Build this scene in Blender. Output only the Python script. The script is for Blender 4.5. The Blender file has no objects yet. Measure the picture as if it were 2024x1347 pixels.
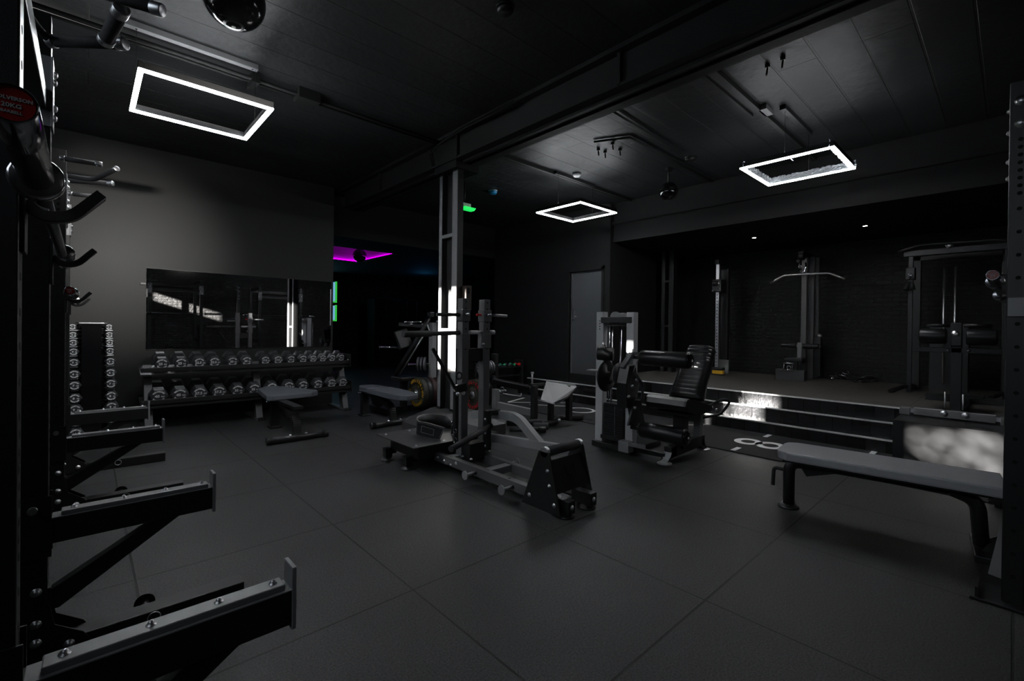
import bpy, bmesh, math, random
from mathutils import Vector, Matrix
random.seed(7)
S = bpy.context.scene
COL = S.collection
PI = math.pi
V = Vector

# ------------------------------------------------------------------ camera
YAW, PIT, ROL, F, H = math.radians(47.312), math.radians(-.325), math.radians(.7064), 913.93, 1.297
fw = V((math.cos(YAW)*math.cos(PIT), math.sin(YAW)*math.cos(PIT), math.sin(PIT)))
r0 = V((math.sin(YAW), -math.cos(YAW), 0)); u0 = r0.cross(fw)
rt = r0*math.cos(ROL) + u0*math.sin(ROL); up = -r0*math.sin(ROL) + u0*math.cos(ROL)
cd = bpy.data.cameras.new('camera'); cam = bpy.data.objects.new('camera', cd); COL.objects.link(cam)
cd.sensor_width = 36; cd.lens = F/2024*36; cd.shift_y = -20.03/2024; cd.clip_start = .05; cd.clip_end = 60
cam.matrix_world = Matrix(((rt.x, up.x, -fw.x, 0), (rt.y, up.y, -fw.y, 0), (rt.z, up.z, -fw.z, H), (0, 0, 0, 1)))
S.camera = cam

# ------------------------------------------------------------------ world, light, exposure
S.view_settings.view_transform = 'Standard'; S.view_settings.look = 'None'
S.view_settings.gamma = 1; S.view_settings.use_curve_mapping = False
S.view_settings.exposure = 0.0
w = bpy.data.worlds.new('world'); S.world = w; w.use_nodes = True
w.node_tree.nodes['Background'].inputs[0].default_value = (.55, .7, 1, 1)
w.node_tree.nodes['Background'].inputs[1].default_value = .6

def lamp(kind, name, loc, d, energy, color=(1, 1, 1), **k):
    l = bpy.data.lights.new(name, kind); o = bpy.data.objects.new(name, l); COL.objects.link(o)
    o.location = loc; o.rotation_euler = V(d).to_track_quat('-Z', 'Y').to_euler()
    l.energy = energy; l.color = color
    for a, b in k.items(): setattr(l, a, b)
    return o
SUN = V((1, -.56, -.34))
lamp('SUN', 'sun', (-8, 8, 6), SUN, 90, (1, .97, .92), angle=math.radians(.9))
# daylight through the rear clerestory windows
lamp('AREA', 'window_daylight', (-1.42, 3.4, 2.5), (1, .05, -.4), 15, (.80, .90, 1), shape='RECTANGLE', size=7.5, size_y=.9, spread=math.radians(105))
# added narrow lamp that makes the soft patch on the left wall
lamp('AREA', 'wall_patch_fill', (2.2, -1.85, 3.2), (-2.0, 9.57, -1.05), 8, (1, .97, .92), shape='RECTANGLE', size=.5, size_y=.12, spread=math.radians(17))

# ------------------------------------------------------------------ materials
def mat(name, col, rough=.5, metal=0, bump=0, bscale=80, emit=None, es=0, spec=.5, vary=0, vscale=4, coat=0, aniso=None):
    m = bpy.data.materials.new(name); m.use_nodes = True; n = m.node_tree.nodes; l = m.node_tree.links
    b = n['Principled BSDF']; b.inputs['Base Color'].default_value = (*col, 1)
    b.inputs['Roughness'].default_value = rough; b.inputs['Metallic'].default_value = metal
    b.inputs['Specular IOR Level'].default_value = spec; b.inputs['Coat Weight'].default_value = coat
    tc = n.new('ShaderNodeTexCoord')
    if emit: b.inputs['Emission Color'].default_value = (*emit, 1); b.inputs['Emission Strength'].default_value = es
    if vary:
        t = n.new('ShaderNodeTexNoise'); t.inputs['Scale'].default_value = vscale; t.inputs['Detail'].default_value = 5
        l.new(tc.outputs['Object'], t.inputs['Vector'])
        x = n.new('ShaderNodeMix'); x.data_type = 'RGBA'
        x.inputs[6].default_value = (*[c*(1-vary) for c in col], 1); x.inputs[7].default_value = (*[c*(1+vary) for c in col], 1)
        l.new(t.outputs['Fac'], x.inputs[0]); l.new(x.outputs[2], b.inputs['Base Color'])
    if bump:
        t = n.new('ShaderNodeTexNoise'); t.inputs['Scale'].default_value = bscale; t.inputs['Detail'].default_value = 4
        l.new(tc.outputs['Object'], t.inputs['Vector'])
        p = n.new('ShaderNodeBump'); p.inputs['Strength'].default_value = bump; p.inputs['Distance'].default_value = .004
        l.new(t.outputs['Fac'], p.inputs['Height']); l.new(p.outputs[0], b.inputs['Normal'])
    return m

M = dict(
 powder=mat('black_powder_coat', (.015, .015, .0155), .38, bump=.15, bscale=500, vary=.15),
 steel=mat('charcoal_steel', (.26, .26, .265), .40, bump=.12, bscale=500, vary=.15, vscale=6),
 gloss=mat('gloss_black', (.008, .008, .009), .12, spec=.6),
 hole=mat('hole_shadowless_black', (.004, .004, .004), .9),
 vinyl=mat('black_vinyl', (.012, .012, .013), .30, bump=.2, bscale=350),
 vinylg=mat('grey_vinyl', (.36, .37, .385), .36, bump=.15, bscale=300),
 rubber=mat('black_rubber', (.018, .018, .019), .36, bump=.2, bscale=200),
 urethane=mat('black_urethane', (.045, .046, .050), .38, bump=.1, bscale=200),
 sleeve=mat('dark_chromed_sleeve', (.38, .38, .40), .14, 1),
 nosing=mat('pale_metal_nosing', (.72, .72, .72), .38),
 gunmetal=mat('gunmetal_powder_coat', (.11, .11, .113), .40, bump=.12, bscale=500),
 vinylb=mat('slate_vinyl', (.12, .13, .15), .42, bump=.15, bscale=300),
 pale=mat('light_grey_powder_coat', (.50, .50, .51), .42, bump=.12, bscale=500),
 foam=mat('foam_grip', (.035, .035, .037), .75, bump=.3, bscale=300),
 plastic=mat('uhmw_plastic', (.22, .22, .222), .42),
 chrome=mat('chrome', (.75, .75, .78), .16, 1),
 satin=mat('satin_steel', (.72, .72, .74), .34, 1, bump=.05, bscale=400),
 dsteel=mat('knurled_dark_steel', (.16, .16, .17), .3, 1),
 red=mat('red_end_label', (.25, .008, .008), .35),
 redp=mat('red_print', (.75, .02, .03), .5),
 yel=mat('yellow_print', (.8, .42, .02), .5),
 yelb=mat('yellow_rubber', (.85, .45, .02), .5),
 white=mat('white_print', (.78, .78, .78), .6),
 wline=mat('white_turf_line', (.85, .85, .85), .7),
 stitch=mat('grey_stitch', (.4, .4, .4), .6),
 tread=mat('chequer_plate', (.05, .05, .052), .42, bump=.0),
 bumper=mat('bumper_rubber_flecked_yellow', (.03, .03, .02), .6, vary=.5, vscale=60),
 bumpr=mat('bumper_rubber_flecked_red', (.035, .012, .012), .6, vary=.6, vscale=40),
 iron=mat('grey_cast_iron', (.16, .16, .17), .4, .6),
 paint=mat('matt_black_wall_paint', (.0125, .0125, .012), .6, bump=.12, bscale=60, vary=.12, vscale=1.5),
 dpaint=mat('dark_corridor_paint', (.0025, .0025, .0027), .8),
 door=mat('dark_grey_door_laminate', (.085, .09, .098), .42, vary=.12, vscale=3),
 beam=mat('black_painted_steel', (.012, .012, .012), .55, bump=.4, bscale=30, vary=.3, vscale=5),
 concrete=mat('black_painted_concrete', (.06, .06, .062), .5, bump=.6, bscale=40, vary=.25),
 mirror=mat('mirror_glass', (.62, .62, .63), .012, 1),
 film=mat('clear_packing_film', (.8, .85, .9), .08, spec=.8),
 green=mat('green_sign_panel', (.02, .5, .08), .5, emit=(.02, 1, .15), es=.8),
 wplastic=mat('white_plastic', (.5, .5, .5), .5),
 blue=mat('blue_cap_plastic', (.02, .25, .5), .4),
 wood=mat('brown_plywood', (.05, .034, .025), .6, vary=.3),
 leather=mat('black_leather', (.02, .02, .021), .42, bump=.3, bscale=150),
 led=mat('led_diffuser', (1, 1, 1), .5, emit=(.93, .97, 1), es=75),
 led_a=mat('led_diffuser_left', (1, 1, 1), .5, emit=(.93, .97, 1), es=100),
 led_c=mat('led_diffuser_right', (1, 1, 1), .5, emit=(.95, .97, 1), es=46),
 ledtop=mat('ceiling_fill_glow', (1, 1, 1), .5, emit=(.85, .93, 1), es=7),  # added glow on the frame tops, brightens the ceiling above
 top_fill_a=mat('ceiling_fill_glow_left', (1, 1, 1), .5, emit=(.85, .93, 1), es=1.5),
 spot=mat('downlight_lens', (1, 1, 1), .5, emit=(1, .85, .68), es=170),
 magenta=mat('magenta_led_strip', (.8, 0, .8), .5, emit=(.75, 0, 1), es=9),
 scr_blue=mat('screen_pale_blue', (.1, .1, .1), .3, emit=(.25, .6, .95), es=.65),
 scr_green=mat('screen_green', (.1, .1, .1), .3, emit=(.05, .75, .08), es=.6),
 redl=mat('red_plastic', (.7, .02, .02), .35),
 cardb=mat('cove_ceiling_paint', (.35, .35, .35), .8),
)
# clear film: mostly see-through
def _film():
    m = M['film']; b = m.node_tree.nodes['Principled BSDF']; b.inputs['Alpha'].default_value = .35
_film()

def rowmat(name, col, rough, bw, bh, mortar, off, shift=(0, 0, 0), rot=None, bstr=.6, mcol=None, noise=.5, nscale=120, speck=0, cvar=.15, dist=.01, nb=.3, spec=.5):
    """brick texture driven surface (tiles, bricks, boards)"""
    m = bpy.data.materials.new(name); m.use_nodes = True; n = m.node_tree.nodes; l = m.node_tree.links
    b = n['Principled BSDF']; b.inputs['Roughness'].default_value = rough; b.inputs['Specular IOR Level'].default_value = spec
    tc = n.new('ShaderNodeTexCoord'); mp = n.new('ShaderNodeMapping')
    mp.inputs['Location'].default_value = shift
    if rot: mp.inputs['Rotation'].default_value = rot
    l.new(tc.outputs['Object'], mp.inputs['Vector'])
    nz = n.new('ShaderNodeTexNoise'); nz.inputs['Scale'].default_value = nscale; nz.inputs['Detail'].default_value = 6
    l.new(tc.outputs['Object'], nz.inputs['Vector'])
    br = n.new('ShaderNodeTexBrick'); br.offset = off; br.inputs['Scale'].default_value = 1
    br.inputs['Brick Width'].default_value = bw; br.inputs['Row Height'].default_value = bh
    br.inputs['Mortar Size'].default_value = mortar; br.inputs['Mortar Smooth'].default_value = .3
    br.inputs['Color1'].default_value = (*[c*(1-cvar) for c in col], 1); br.inputs['Color2'].default_value = (*[c*(1+cvar) for c in col], 1)
    br.inputs['Mortar'].default_value = (*(mcol or [c*.15 for c in col]), 1)
    l.new(mp.outputs[0], br.inputs['Vector'])
    big = n.new('ShaderNodeTexNoise'); big.inputs['Scale'].default_value = .9; big.inputs['Detail'].default_value = 4
    l.new(tc.outputs['Object'], big.inputs['Vector'])
    mx = n.new('ShaderNodeMix'); mx.data_type = 'RGBA'; mx.blend_type = 'MULTIPLY'; mx.inputs[0].default_value = 1
    cr = n.new('ShaderNodeMapRange'); cr.inputs[1].default_value = .3; cr.inputs[2].default_value = .7
    cr.inputs[3].default_value = 1-noise*.5; cr.inputs[4].default_value = 1+noise*.5
    l.new(big.outputs['Fac'], cr.inputs[0]); l.new(br.outputs['Color'], mx.inputs[6]); l.new(cr.outputs[0], mx.inputs[7])
    out = mx.outputs[2]
    if speck:
        vo = n.new('ShaderNodeTexNoise'); vo.inputs['Scale'].default_value = 260; vo.inputs['Detail'].default_value = 2
        l.new(tc.outputs['Object'], vo.inputs['Vector'])
        r = n.new('ShaderNodeMapRange'); r.inputs[1].default_value = .66; r.inputs[2].default_value = .72; r.inputs[3].default_value = 0; r.inputs[4].default_value = speck
        l.new(vo.outputs['Fac'], r.inputs[0])
        m2 = n.new('ShaderNodeMix'); m2.data_type = 'RGBA'; l.new(r.outputs[0], m2.inputs[0]); l.new(out, m2.inputs[6]); m2.inputs[7].default_value = (.35, .35, .35, 1)
        out = m2.outputs[2]
    if speck:
        g = n.new('ShaderNodeTexNoise'); g.inputs['Scale'].default_value = 120; g.inputs['Detail'].default_value = 5; g.inputs['Roughness'].default_value = .7
        l.new(tc.outputs['Object'], g.inputs['Vector'])
        gr = n.new('ShaderNodeMapRange'); gr.inputs[1].default_value = .35; gr.inputs[2].default_value = .65; gr.inputs[3].default_value = .15; gr.inputs[4].default_value = 1.85
        l.new(g.outputs['Fac'], gr.inputs[0])
        m3 = n.new('ShaderNodeMix'); m3.data_type = 'RGBA'; m3.blend_type = 'MULTIPLY'; m3.inputs[0].default_value = 1
        l.new(out, m3.inputs[6]); l.new(gr.outputs[0], m3.inputs[7]); out = m3.outputs[2]
    l.new(out, b.inputs['Base Color'])
    ad = n.new('ShaderNodeMath'); ad.operation = 'MULTIPLY_ADD'; ad.inputs[1].default_value = nb
    l.new(nz.outputs['Fac'], ad.inputs[0])
    iv = n.new('ShaderNodeMath'); iv.operation = 'SUBTRACT'; iv.inputs[0].default_value = 1; l.new(br.outputs['Fac'], iv.inputs[1])
    l.new(iv.outputs[0], ad.inputs[2])
    bp = n.new('ShaderNodeBump'); bp.inputs['Strength'].default_value = bstr; bp.inputs['Distance'].default_value = dist
    l.new(ad.outputs[0], bp.inputs['Height']); l.new(bp.outputs[0], b.inputs['Normal'])
    return m
M['floor'] = rowmat('rubber_gym_tiles', (.039, .039, .039), .55, 1, 1, .006, 0, (-.19, .015, 0), speck=.34, bstr=.6, noise=.5, nscale=300, dist=.005, cvar=.06, mcol=(.0015, .0015, .0015), spec=.48)
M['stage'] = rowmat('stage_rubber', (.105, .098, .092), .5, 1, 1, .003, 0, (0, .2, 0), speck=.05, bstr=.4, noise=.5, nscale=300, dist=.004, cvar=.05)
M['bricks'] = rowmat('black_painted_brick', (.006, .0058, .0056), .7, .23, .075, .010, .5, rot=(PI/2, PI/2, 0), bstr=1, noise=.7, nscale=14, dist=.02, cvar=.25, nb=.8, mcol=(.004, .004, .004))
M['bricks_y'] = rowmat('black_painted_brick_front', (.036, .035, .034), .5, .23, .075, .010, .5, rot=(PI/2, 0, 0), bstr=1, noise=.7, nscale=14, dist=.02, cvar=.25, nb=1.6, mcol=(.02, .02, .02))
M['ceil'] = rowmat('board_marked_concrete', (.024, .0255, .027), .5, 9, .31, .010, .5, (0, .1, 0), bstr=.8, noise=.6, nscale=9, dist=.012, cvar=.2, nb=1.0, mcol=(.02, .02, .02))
M['step'] = rowmat('glossy_black_step', (.016, .016, .017), .20, .18, 2, .003, 0, rot=(0, 0, PI/2), bstr=.7, noise=.5, nscale=25, dist=.006, cvar=.3, nb=1.2)
M['runner'] = mat('black_turf_runner', (.014, .014, .015), .85, bump=.8, bscale=400)

def check_plate():
    m = M['tread']; n = m.node_tree.nodes; l = m.node_tree.links
    tc = n.new('ShaderNodeTexCoord'); mp = n.new('ShaderNodeMapping'); mp.inputs['Rotation'].default_value = (0, 0, PI/4)
    l.new(tc.outputs['Object'], mp.inputs[0])
    c = n.new('ShaderNodeTexVoronoi'); c.inputs['Scale'].default_value = 38; l.new(mp.outputs[0], c.inputs['Vector'])
    b = n.new('ShaderNodeBump'); b.inputs['Strength'].default_value = .8; b.inputs['Distance'].default_value = .003; b.invert = True
    l.new(c.outputs['Distance'], b.inputs['Height']); l.new(b.outputs[0], n['Principled BSDF'].inputs['Normal'])
check_plate()

# ------------------------------------------------------------------ mesh builder
def frame_of(d):
    d = V(d).normalized(); a = V((0, 0, 1)) if abs(d.z) < .95 else V((1, 0, 0))
    x = a.cross(d).normalized(); return x, d.cross(x), d
class MB:
    def __init__(s): s.b = bmesh.new(); s.mats = []; s.cur = 0
    def m(s, name):
        if name not in s.mats: s.mats.append(name)
        s.cur = s.mats.index(name); return s
    def _f(s, vs, smooth=False):
        try:
            f = s.b.faces.new(vs); f.material_index = s.cur; f.smooth = smooth; return f
        except ValueError: return None
    def hexa(s, P, bev=0):
        vs = [s.b.verts.new(p) for p in P]
        fs = [s._f([vs[i] for i in q]) for q in ((0, 3, 2, 1), (4, 5, 6, 7), (0, 1, 5, 4), (1, 2, 6, 5), (2, 3, 7, 6), (3, 0, 4, 7))]
        if bev:
            es = {e for f in fs for e in f.edges}
            r = bmesh.ops.bevel(s.b, geom=list(es), offset=bev, segments=2, profile=.5, affect='EDGES')
            for f in r['faces']: f.material_index = s.cur
        return s
    def box(s, x0, y0, z0, x1, y1, z1, bev=0):
        x0, x1 = sorted((x0, x1)); y0, y1 = sorted((y0, y1)); z0, z1 = sorted((z0, z1))
        return s.hexa([(x0, y0, z0), (x1, y0, z0), (x1, y1, z0), (x0, y1, z0), (x0, y0, z1), (x1, y0, z1), (x1, y1, z1), (x0, y1, z1)], bev)
    def bar(s, p, q, w, h, bev=.004, upv=(0, 0, 1)):
        p, q = V(p), V(q); d = (q-p).normalized(); u = V(upv)
        if abs(d.dot(u)) > .98: u = V((1, 0, 0))
        x = d.cross(u).normalized()*w/2; z = x.cross(d).normalized()*h/2
        return s.hexa([p-x-z, p+x-z, q+x-z, q-x-z, p-x+z, p+x+z, q+x+z, q-x+z], bev)
    def tube(s, pts, r, seg=14, caps=True, r2=None, ell=None):
        pts = [V(p) for p in pts]; n = len(pts); rings = []
        d0 = (pts[1]-pts[0]).normalized(); x, y, _ = frame_of(d0)
        for i, p in enumerate(pts):
            a = (pts[i]-pts[i-1]).normalized() if i else d0
            c = (pts[i+1]-pts[i]).normalized() if i < n-1 else a
            t = (a+c).normalized() if (a+c).length > 1e-6 else a
            x = (x - t*x.dot(t)).normalized(); y = t.cross(x)
            k = 1/max(.5, t.dot(c)); rr = r if r2 is None else r+(r2-r)*i/(n-1)
            ex, ey = (1, 1) if not ell else ell
            rings.append([s.b.verts.new(p + (x*math.cos(2*PI*j/seg)*ex + y*math.sin(2*PI*j/seg)*ey)*rr*(1 if i in (0, n-1) else min(k, 1.3))) for j in range(seg)])
        for A, B in zip(rings, rings[1:]):
            for j in range(seg): s._f([A[j], A[(j+1) % seg], B[(j+1) % seg], B[j]], True)
        if caps: s._f(rings[0][::-1]); s._f(rings[-1])
        return s
    def cyl(s, p, q, r, r2=None, seg=20): return s.tube([p, q], r, seg, r2=r2)
    def rcyl(s, p, q, r, e=.01, seg=24):
        """cylinder with rounded rims"""
        p, q = V(p), V(q); d = (q-p).normalized()
        return s.lathe(p, d, [(0, 0), (r-e, 0), (r-e*.3, e*.3), (r, e), (r, (q-p).length-e), (r-e*.3, (q-p).length-e*.3), (r-e, (q-p).length), (0, (q-p).length)], seg)
    def lathe(s, o, d, prof, seg=24):
        o = V(o); x, y, z = frame_of(d); rings = []
        for r, h in prof:
            if r < 1e-6: rings.append([s.b.verts.new(o+z*h)])
            else: rings.append([s.b.verts.new(o+z*h+(x*math.cos(2*PI*j/seg)+y*math.sin(2*PI*j/seg))*r) for j in range(seg)])
        for A, B in zip(rings, rings[1:]):
            for j in range(seg):
                k = (j+1) % seg
                if len(A) == 1 and len(B) == 1: continue
                if len(A) == 1: s._f([A[0], B[k], B[j]], True)
                elif len(B) == 1: s._f([A[j], A[k], B[0]], True)
                else: s._f([A[j], A[k], B[k], B[j]], True)
        return s
    def ball(s, c, r, seg=20, squash=1):
        n = seg//2
        return s.lathe((c[0], c[1], c[2]-r*squash), (0, 0, 1), [(r*math.sin(PI*i/n), r*squash*(1-math.cos(PI*i/n))) for i in range(n+1)], seg)
    def prism(s, poly, ex, bev=0):
        """polygon (3D points) extruded by vector"""
        ex = V(ex); a = [s.b.verts.new(V(p)) for p in poly]; c = [s.b.verts.new(V(p)+ex) for p in poly]; n = len(a)
        fs = [s._f(a[::-1]), s._f(c)]
        for i in range(n): fs.append(s._f([a[i], a[(i+1) % n], c[(i+1) % n], c[i]]))
        if bev:
            es = {e for f in fs[:2] if f for e in f.edges}
            r = bmesh.ops.bevel(s.b, geom=list(es), offset=bev, segments=2, profile=.6, affect='EDGES')
            for f in r['faces']: f.material_index = s.cur
        return s
    def ring(s, c, d, R, r, seg=28, arc=(0, 2*PI)):
        x, y, z = frame_of(d); c = V(c); n = seg
        full = abs(arc[1]-arc[0]-2*PI) < 1e-4
        pts = [c+(x*math.cos(arc[0]+(arc[1]-arc[0])*i/n)+y*math.sin(arc[0]+(arc[1]-arc[0])*i/n))*R for i in range(n+1)]
        return s.tube(pts, r, 8, caps=not full)
    def ribbon(s, pts, w, h):
        """smooth bent flat bar following points in the XZ plane"""
        n = len(pts); top, bot = [], []
        for i, p in enumerate(pts):
            d = (pts[min(i+1, n-1)]-pts[max(i-1, 0)]).normalized(); q = V((-d.z, 0, d.x))*h/2
            top.append(p+q-V((0, w/2, 0))); bot.append(p-q-V((0, w/2, 0)))
        A = [[s.b.verts.new(p+V((0, k*w, 0))) for p in top] for k in (0, 1)]; B = [[s.b.verts.new(p+V((0, k*w, 0))) for p in bot] for k in (0, 1)]
        for i in range(n-1):
            s._f([A[0][i], A[0][i+1], A[1][i+1], A[1][i]], True); s._f([B[0][i], B[1][i], B[1][i+1], B[0][i+1]], True)
            s._f([A[0][i], B[0][i], B[0][i+1], A[0][i+1]]); s._f([A[1][i], A[1][i+1], B[1][i+1], B[1][i]])
        s._f([A[0][0], A[1][0], B[1][0], B[0][0]]); s._f([A[0][-1], B[0][-1], B[1][-1], A[1][-1]])
        return s
    def mesh(s, name):
        bmesh.ops.recalc_face_normals(s.b, faces=s.b.faces)
        me = bpy.data.meshes.new(name); s.b.to_mesh(me); s.b.free()
        for k in s.mats: me.materials.append(M[k])
        return me
def mb(m='powder'): return MB().m(m)
def arcpts(pts, r, n=6):
    """round the corners of a polyline"""
    pts = [V(p) for p in pts]; out = [pts[0]]
    for a, b, c in zip(pts, pts[1:], pts[2:]):
        u, v = (a-b), (c-b); k = min(r, u.length*.49, v.length*.49); p, q = b+u.normalized()*k, b+v.normalized()*k
        for i in range(n+1):
            t = i/n; out.append(p*(1-t)**2 + b*2*t*(1-t) + q*t*t)
    out.append(pts[-1]); return out
def thing(name, label, cat, loc=(0, 0, 0), rotz=0, group=None):
    o = bpy.data.objects.new(name, None); COL.objects.link(o); o.empty_display_size = .1
    o.location = loc; o.rotation_euler = (0, 0, rotz); o['label'] = label; o['category'] = cat
    if group: o['group'] = group
    return o
def wm(o):
    m = Matrix.Translation(o.location) @ o.rotation_euler.to_matrix().to_4x4()
    return wm(o.parent) @ m if o.parent else m
def part(name, b, parent, world=True, label=None):
    me = b.mesh(name) if isinstance(b, MB) else b
    o = bpy.data.objects.new(name, me); COL.objects.link(o)
    if parent:
        if world: me.transform(wm(parent).inverted())
        o.parent = parent
    if label: o['label'] = label
    return o
def solo(name, b, label, cat, group=None):
    """a thing that is one mesh, origin at its centre of base"""
    me = b.mesh(name); xs = [v.co for v in me.vertices]
    c = V((sum(v.x for v in xs)/len(xs), sum(v.y for v in xs)/len(xs), min(v.z for v in xs)))
    me.transform(Matrix.Translation(-c)); o = bpy.data.objects.new(name, me); COL.objects.link(o); o.location = c
    o['label'] = label; o['category'] = cat
    if group: o['group'] = group
    return o
def struct(name, b):
    o = bpy.data.objects.new(name, b.mesh(name)); COL.objects.link(o); o['kind'] = 'structure'; return o
def dup(root, loc, rotz=None, label=None, group=None):
    r = root.copy(); COL.objects.link(r); r.location = loc
    if rotz is not None: r.rotation_euler = (r.rotation_euler[0], r.rotation_euler[1], rotz)
    if label: r['label'] = label
    if group: r['group'] = group
    for ch in list(root.children):
        c = ch.copy(); COL.objects.link(c); c.parent = r
        for g in ch.children:
            d = g.copy(); COL.objects.link(d); d.parent = c
    return r
_bolt = {}
def bolt(parent, p, d, r=.011, m='satin', name='bolt'):
    k = (m, r, name)
    if k not in _bolt:
        b = mb(m).lathe((0, 0, -.002), (0, 0, 1), [(r*1.5, 0), (r*1.5, .003), (r, .003), (r*.95, .008), (r*.6, .012), (0, .013)], 12)
        _bolt[k] = b.mesh(name)
    o = bpy.data.objects.new(name, _bolt[k]); COL.objects.link(o); o.parent = parent
    inv = wm(parent).inverted(); dl = inv.to_3x3() @ V(d)
    o.location = inv @ V(p); o.rotation_euler = dl.to_track_quat('Z', 'Y').to_euler(); return o
def glyphs(txt, size, m, depth=.0008, bold=.0, align='CENTER'):
    """flat text mesh in XY plane"""
    c = bpy.data.curves.new('t', 'FONT'); c.body = txt; c.size = size; c.extrude = depth/2; c.offset = bold
    c.align_x = align; c.align_y = 'CENTER'; c.resolution_u = 2
    o = bpy.data.objects.new('t', c); COL.objects.link(o)
    dg = bpy.context.evaluated_depsgraph_get(); me = bpy.data.meshes.new_from_object(o.evaluated_get(dg))
    bpy.data.objects.remove(o); bpy.data.curves.remove(c); me.materials.clear(); me.materials.append(M[m]); return me
def join_glyphs(items, m, name='lettering'):
    """items: (text, size, bold, matrix)"""
    bm = bmesh.new()
    for t, s, bo, mx in items:
        me = glyphs(t, s, m, bold=bo); me.transform(mx); bm.from_mesh(me); bpy.data.meshes.remove(me)
    me = bpy.data.meshes.new(name); bm.to_mesh(me); bm.free(); me.materials.append(M[m]); return me
def arc_text(txt, R, size, a0, a1, bold=.0, flip=False):
    """letters on an arc in the XY plane, angles clockwise from top in degrees"""
    out = []
    for i, ch in enumerate(txt):
        a = math.radians(a0+(a1-a0)*(i/(len(txt)-1)))
        x, y = math.sin(a)*R, math.cos(a)*R
        out.append((ch, size, bold, Matrix.Translation((x, y, 0)) @ Matrix.Rotation(-a+(PI if flip else 0), 4, 'Z')))
    return out

# ================================================================== SETTING
CZ, WY = 3.6, 7.72
struct('floor', mb('floor').box(-1.7, -2.2, -.1, 10.2, 14.6, 0))
struct('ceiling', mb('ceil').box(-1.7, -2.2, CZ, 7.15, 8.2, CZ+.15))
struct('wall_left', mb('paint').box(-1.7, WY, 0, 3.04, WY+.3, CZ))
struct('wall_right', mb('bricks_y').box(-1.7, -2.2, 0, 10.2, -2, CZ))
# unseen rear wall, clerestory openings shaped to cast the sun patches: (y0, y1, z0, z1)
OP = [(4.12, 4.80, 2.50, 2.95), (5.88, 6.02, 2.92, 3.14), (6.74, 7.20, 2.86, 3.28), (7.20, 7.715, 2.42, 3.44), (-.32, .74, 3.0, 3.3)]
OP.sort(); wl = mb('paint'); y = -2.2
for a, b_, c, d in OP:
    wl.box(-1.7, y, 0, -1.5, a, CZ); wl.box(-1.7, a, 0, -1.5, b_, c); wl.box(-1.7, a, d, -1.5, b_, CZ); y = b_
wl.box(-1.7, y, 0, -1.5, WY+.3, CZ)
struct('wall_rear', wl)
fo = mb('rubber'); rr = random.Random(11)  # added leaf screen, its gaps shape sun spots on the stage block
for i in range(420):
    y, z, a = rr.uniform(4.0, 4.95), rr.uniform(2.4, 3.05), rr.uniform(0, PI)
    if any((y-q-.44)**2+(z-p)**2 < h_**2 for q, p, h_ in ((3.76, 2.60, .018), (3.88, 2.58, .036), (4.03, 2.58, .034), (3.96, 2.72, .026), (4.12, 2.70, .018), (3.84, 2.82, .02), (4.16, 2.60, .018), (4.06, 2.84, .028), (3.74, 2.74, .014))): continue
    r1 = rr.uniform(.022, .036); x = -1.78-rr.uniform(0, .1)
    fo._f([fo.b.verts.new((x+.01*math.sin(3*k), y+r1*math.cos(k*PI/3+a)*1.1, z+r1*.8*math.sin(k*PI/3+a))) for k in range(6)])
solo('leaf_gobo', fo, 'unseen leaf screen outside the rear wall, gaps placed to shape sun spots', 'light screen')
# back of the building: brick wall behind the stage and the dark hall beyond the big opening
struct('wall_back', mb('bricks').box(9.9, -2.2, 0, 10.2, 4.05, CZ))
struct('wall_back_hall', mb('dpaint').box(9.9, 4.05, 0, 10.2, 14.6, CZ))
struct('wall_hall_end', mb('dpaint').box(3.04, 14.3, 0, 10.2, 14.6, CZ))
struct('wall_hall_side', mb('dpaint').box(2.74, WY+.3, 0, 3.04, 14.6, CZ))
# door wall
struct('wall_door_side', mb('dpaint').box(7.0, 4.98, 0, 7.2, 5.10, CZ).box(7.0, 5.98, 0, 7.2, 8.2, CZ).box(7.0, 5.10, 2.44, 7.2, 5.98, CZ).box(7.2, 4.98, 0, 8.6, 5.1, CZ).box(7.0, 5.1, 0, 7.2, 5.98, .42))
struct('trim_1', mb('dpaint').box(6.97, 5.92, .3, 7.0, 5.98, 2.46).box(6.97, 5.10, .3, 7.0, 5.15, 2.46).box(6.97, 5.1, 2.40, 7.0, 5.98, 2.46))
dr = bpy.data.objects.new('door_1', mb('door').box(7.03, 5.15, .42, 7.07, 5.89, 2.40, .002).mesh('door_1')); COL.objects.link(dr); dr['kind'] = 'structure'
h = mb('satin').tube(arcpts([(7.03, 5.84, 1.53), (6.98, 5.84, 1.53), (6.98, 5.74, 1.53)], .02), .011).box(7.0, 5.82, 1.47, 7.03, 5.86, 1.66, .002)
part('door_handle', h, dr, label='satin lever handle on a tall plate')
part('door_edge_strip', mb('satin').box(7.015, 5.885, .42, 7.035, 5.905, 2.38), dr, label='bright metal edge strip')
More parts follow.
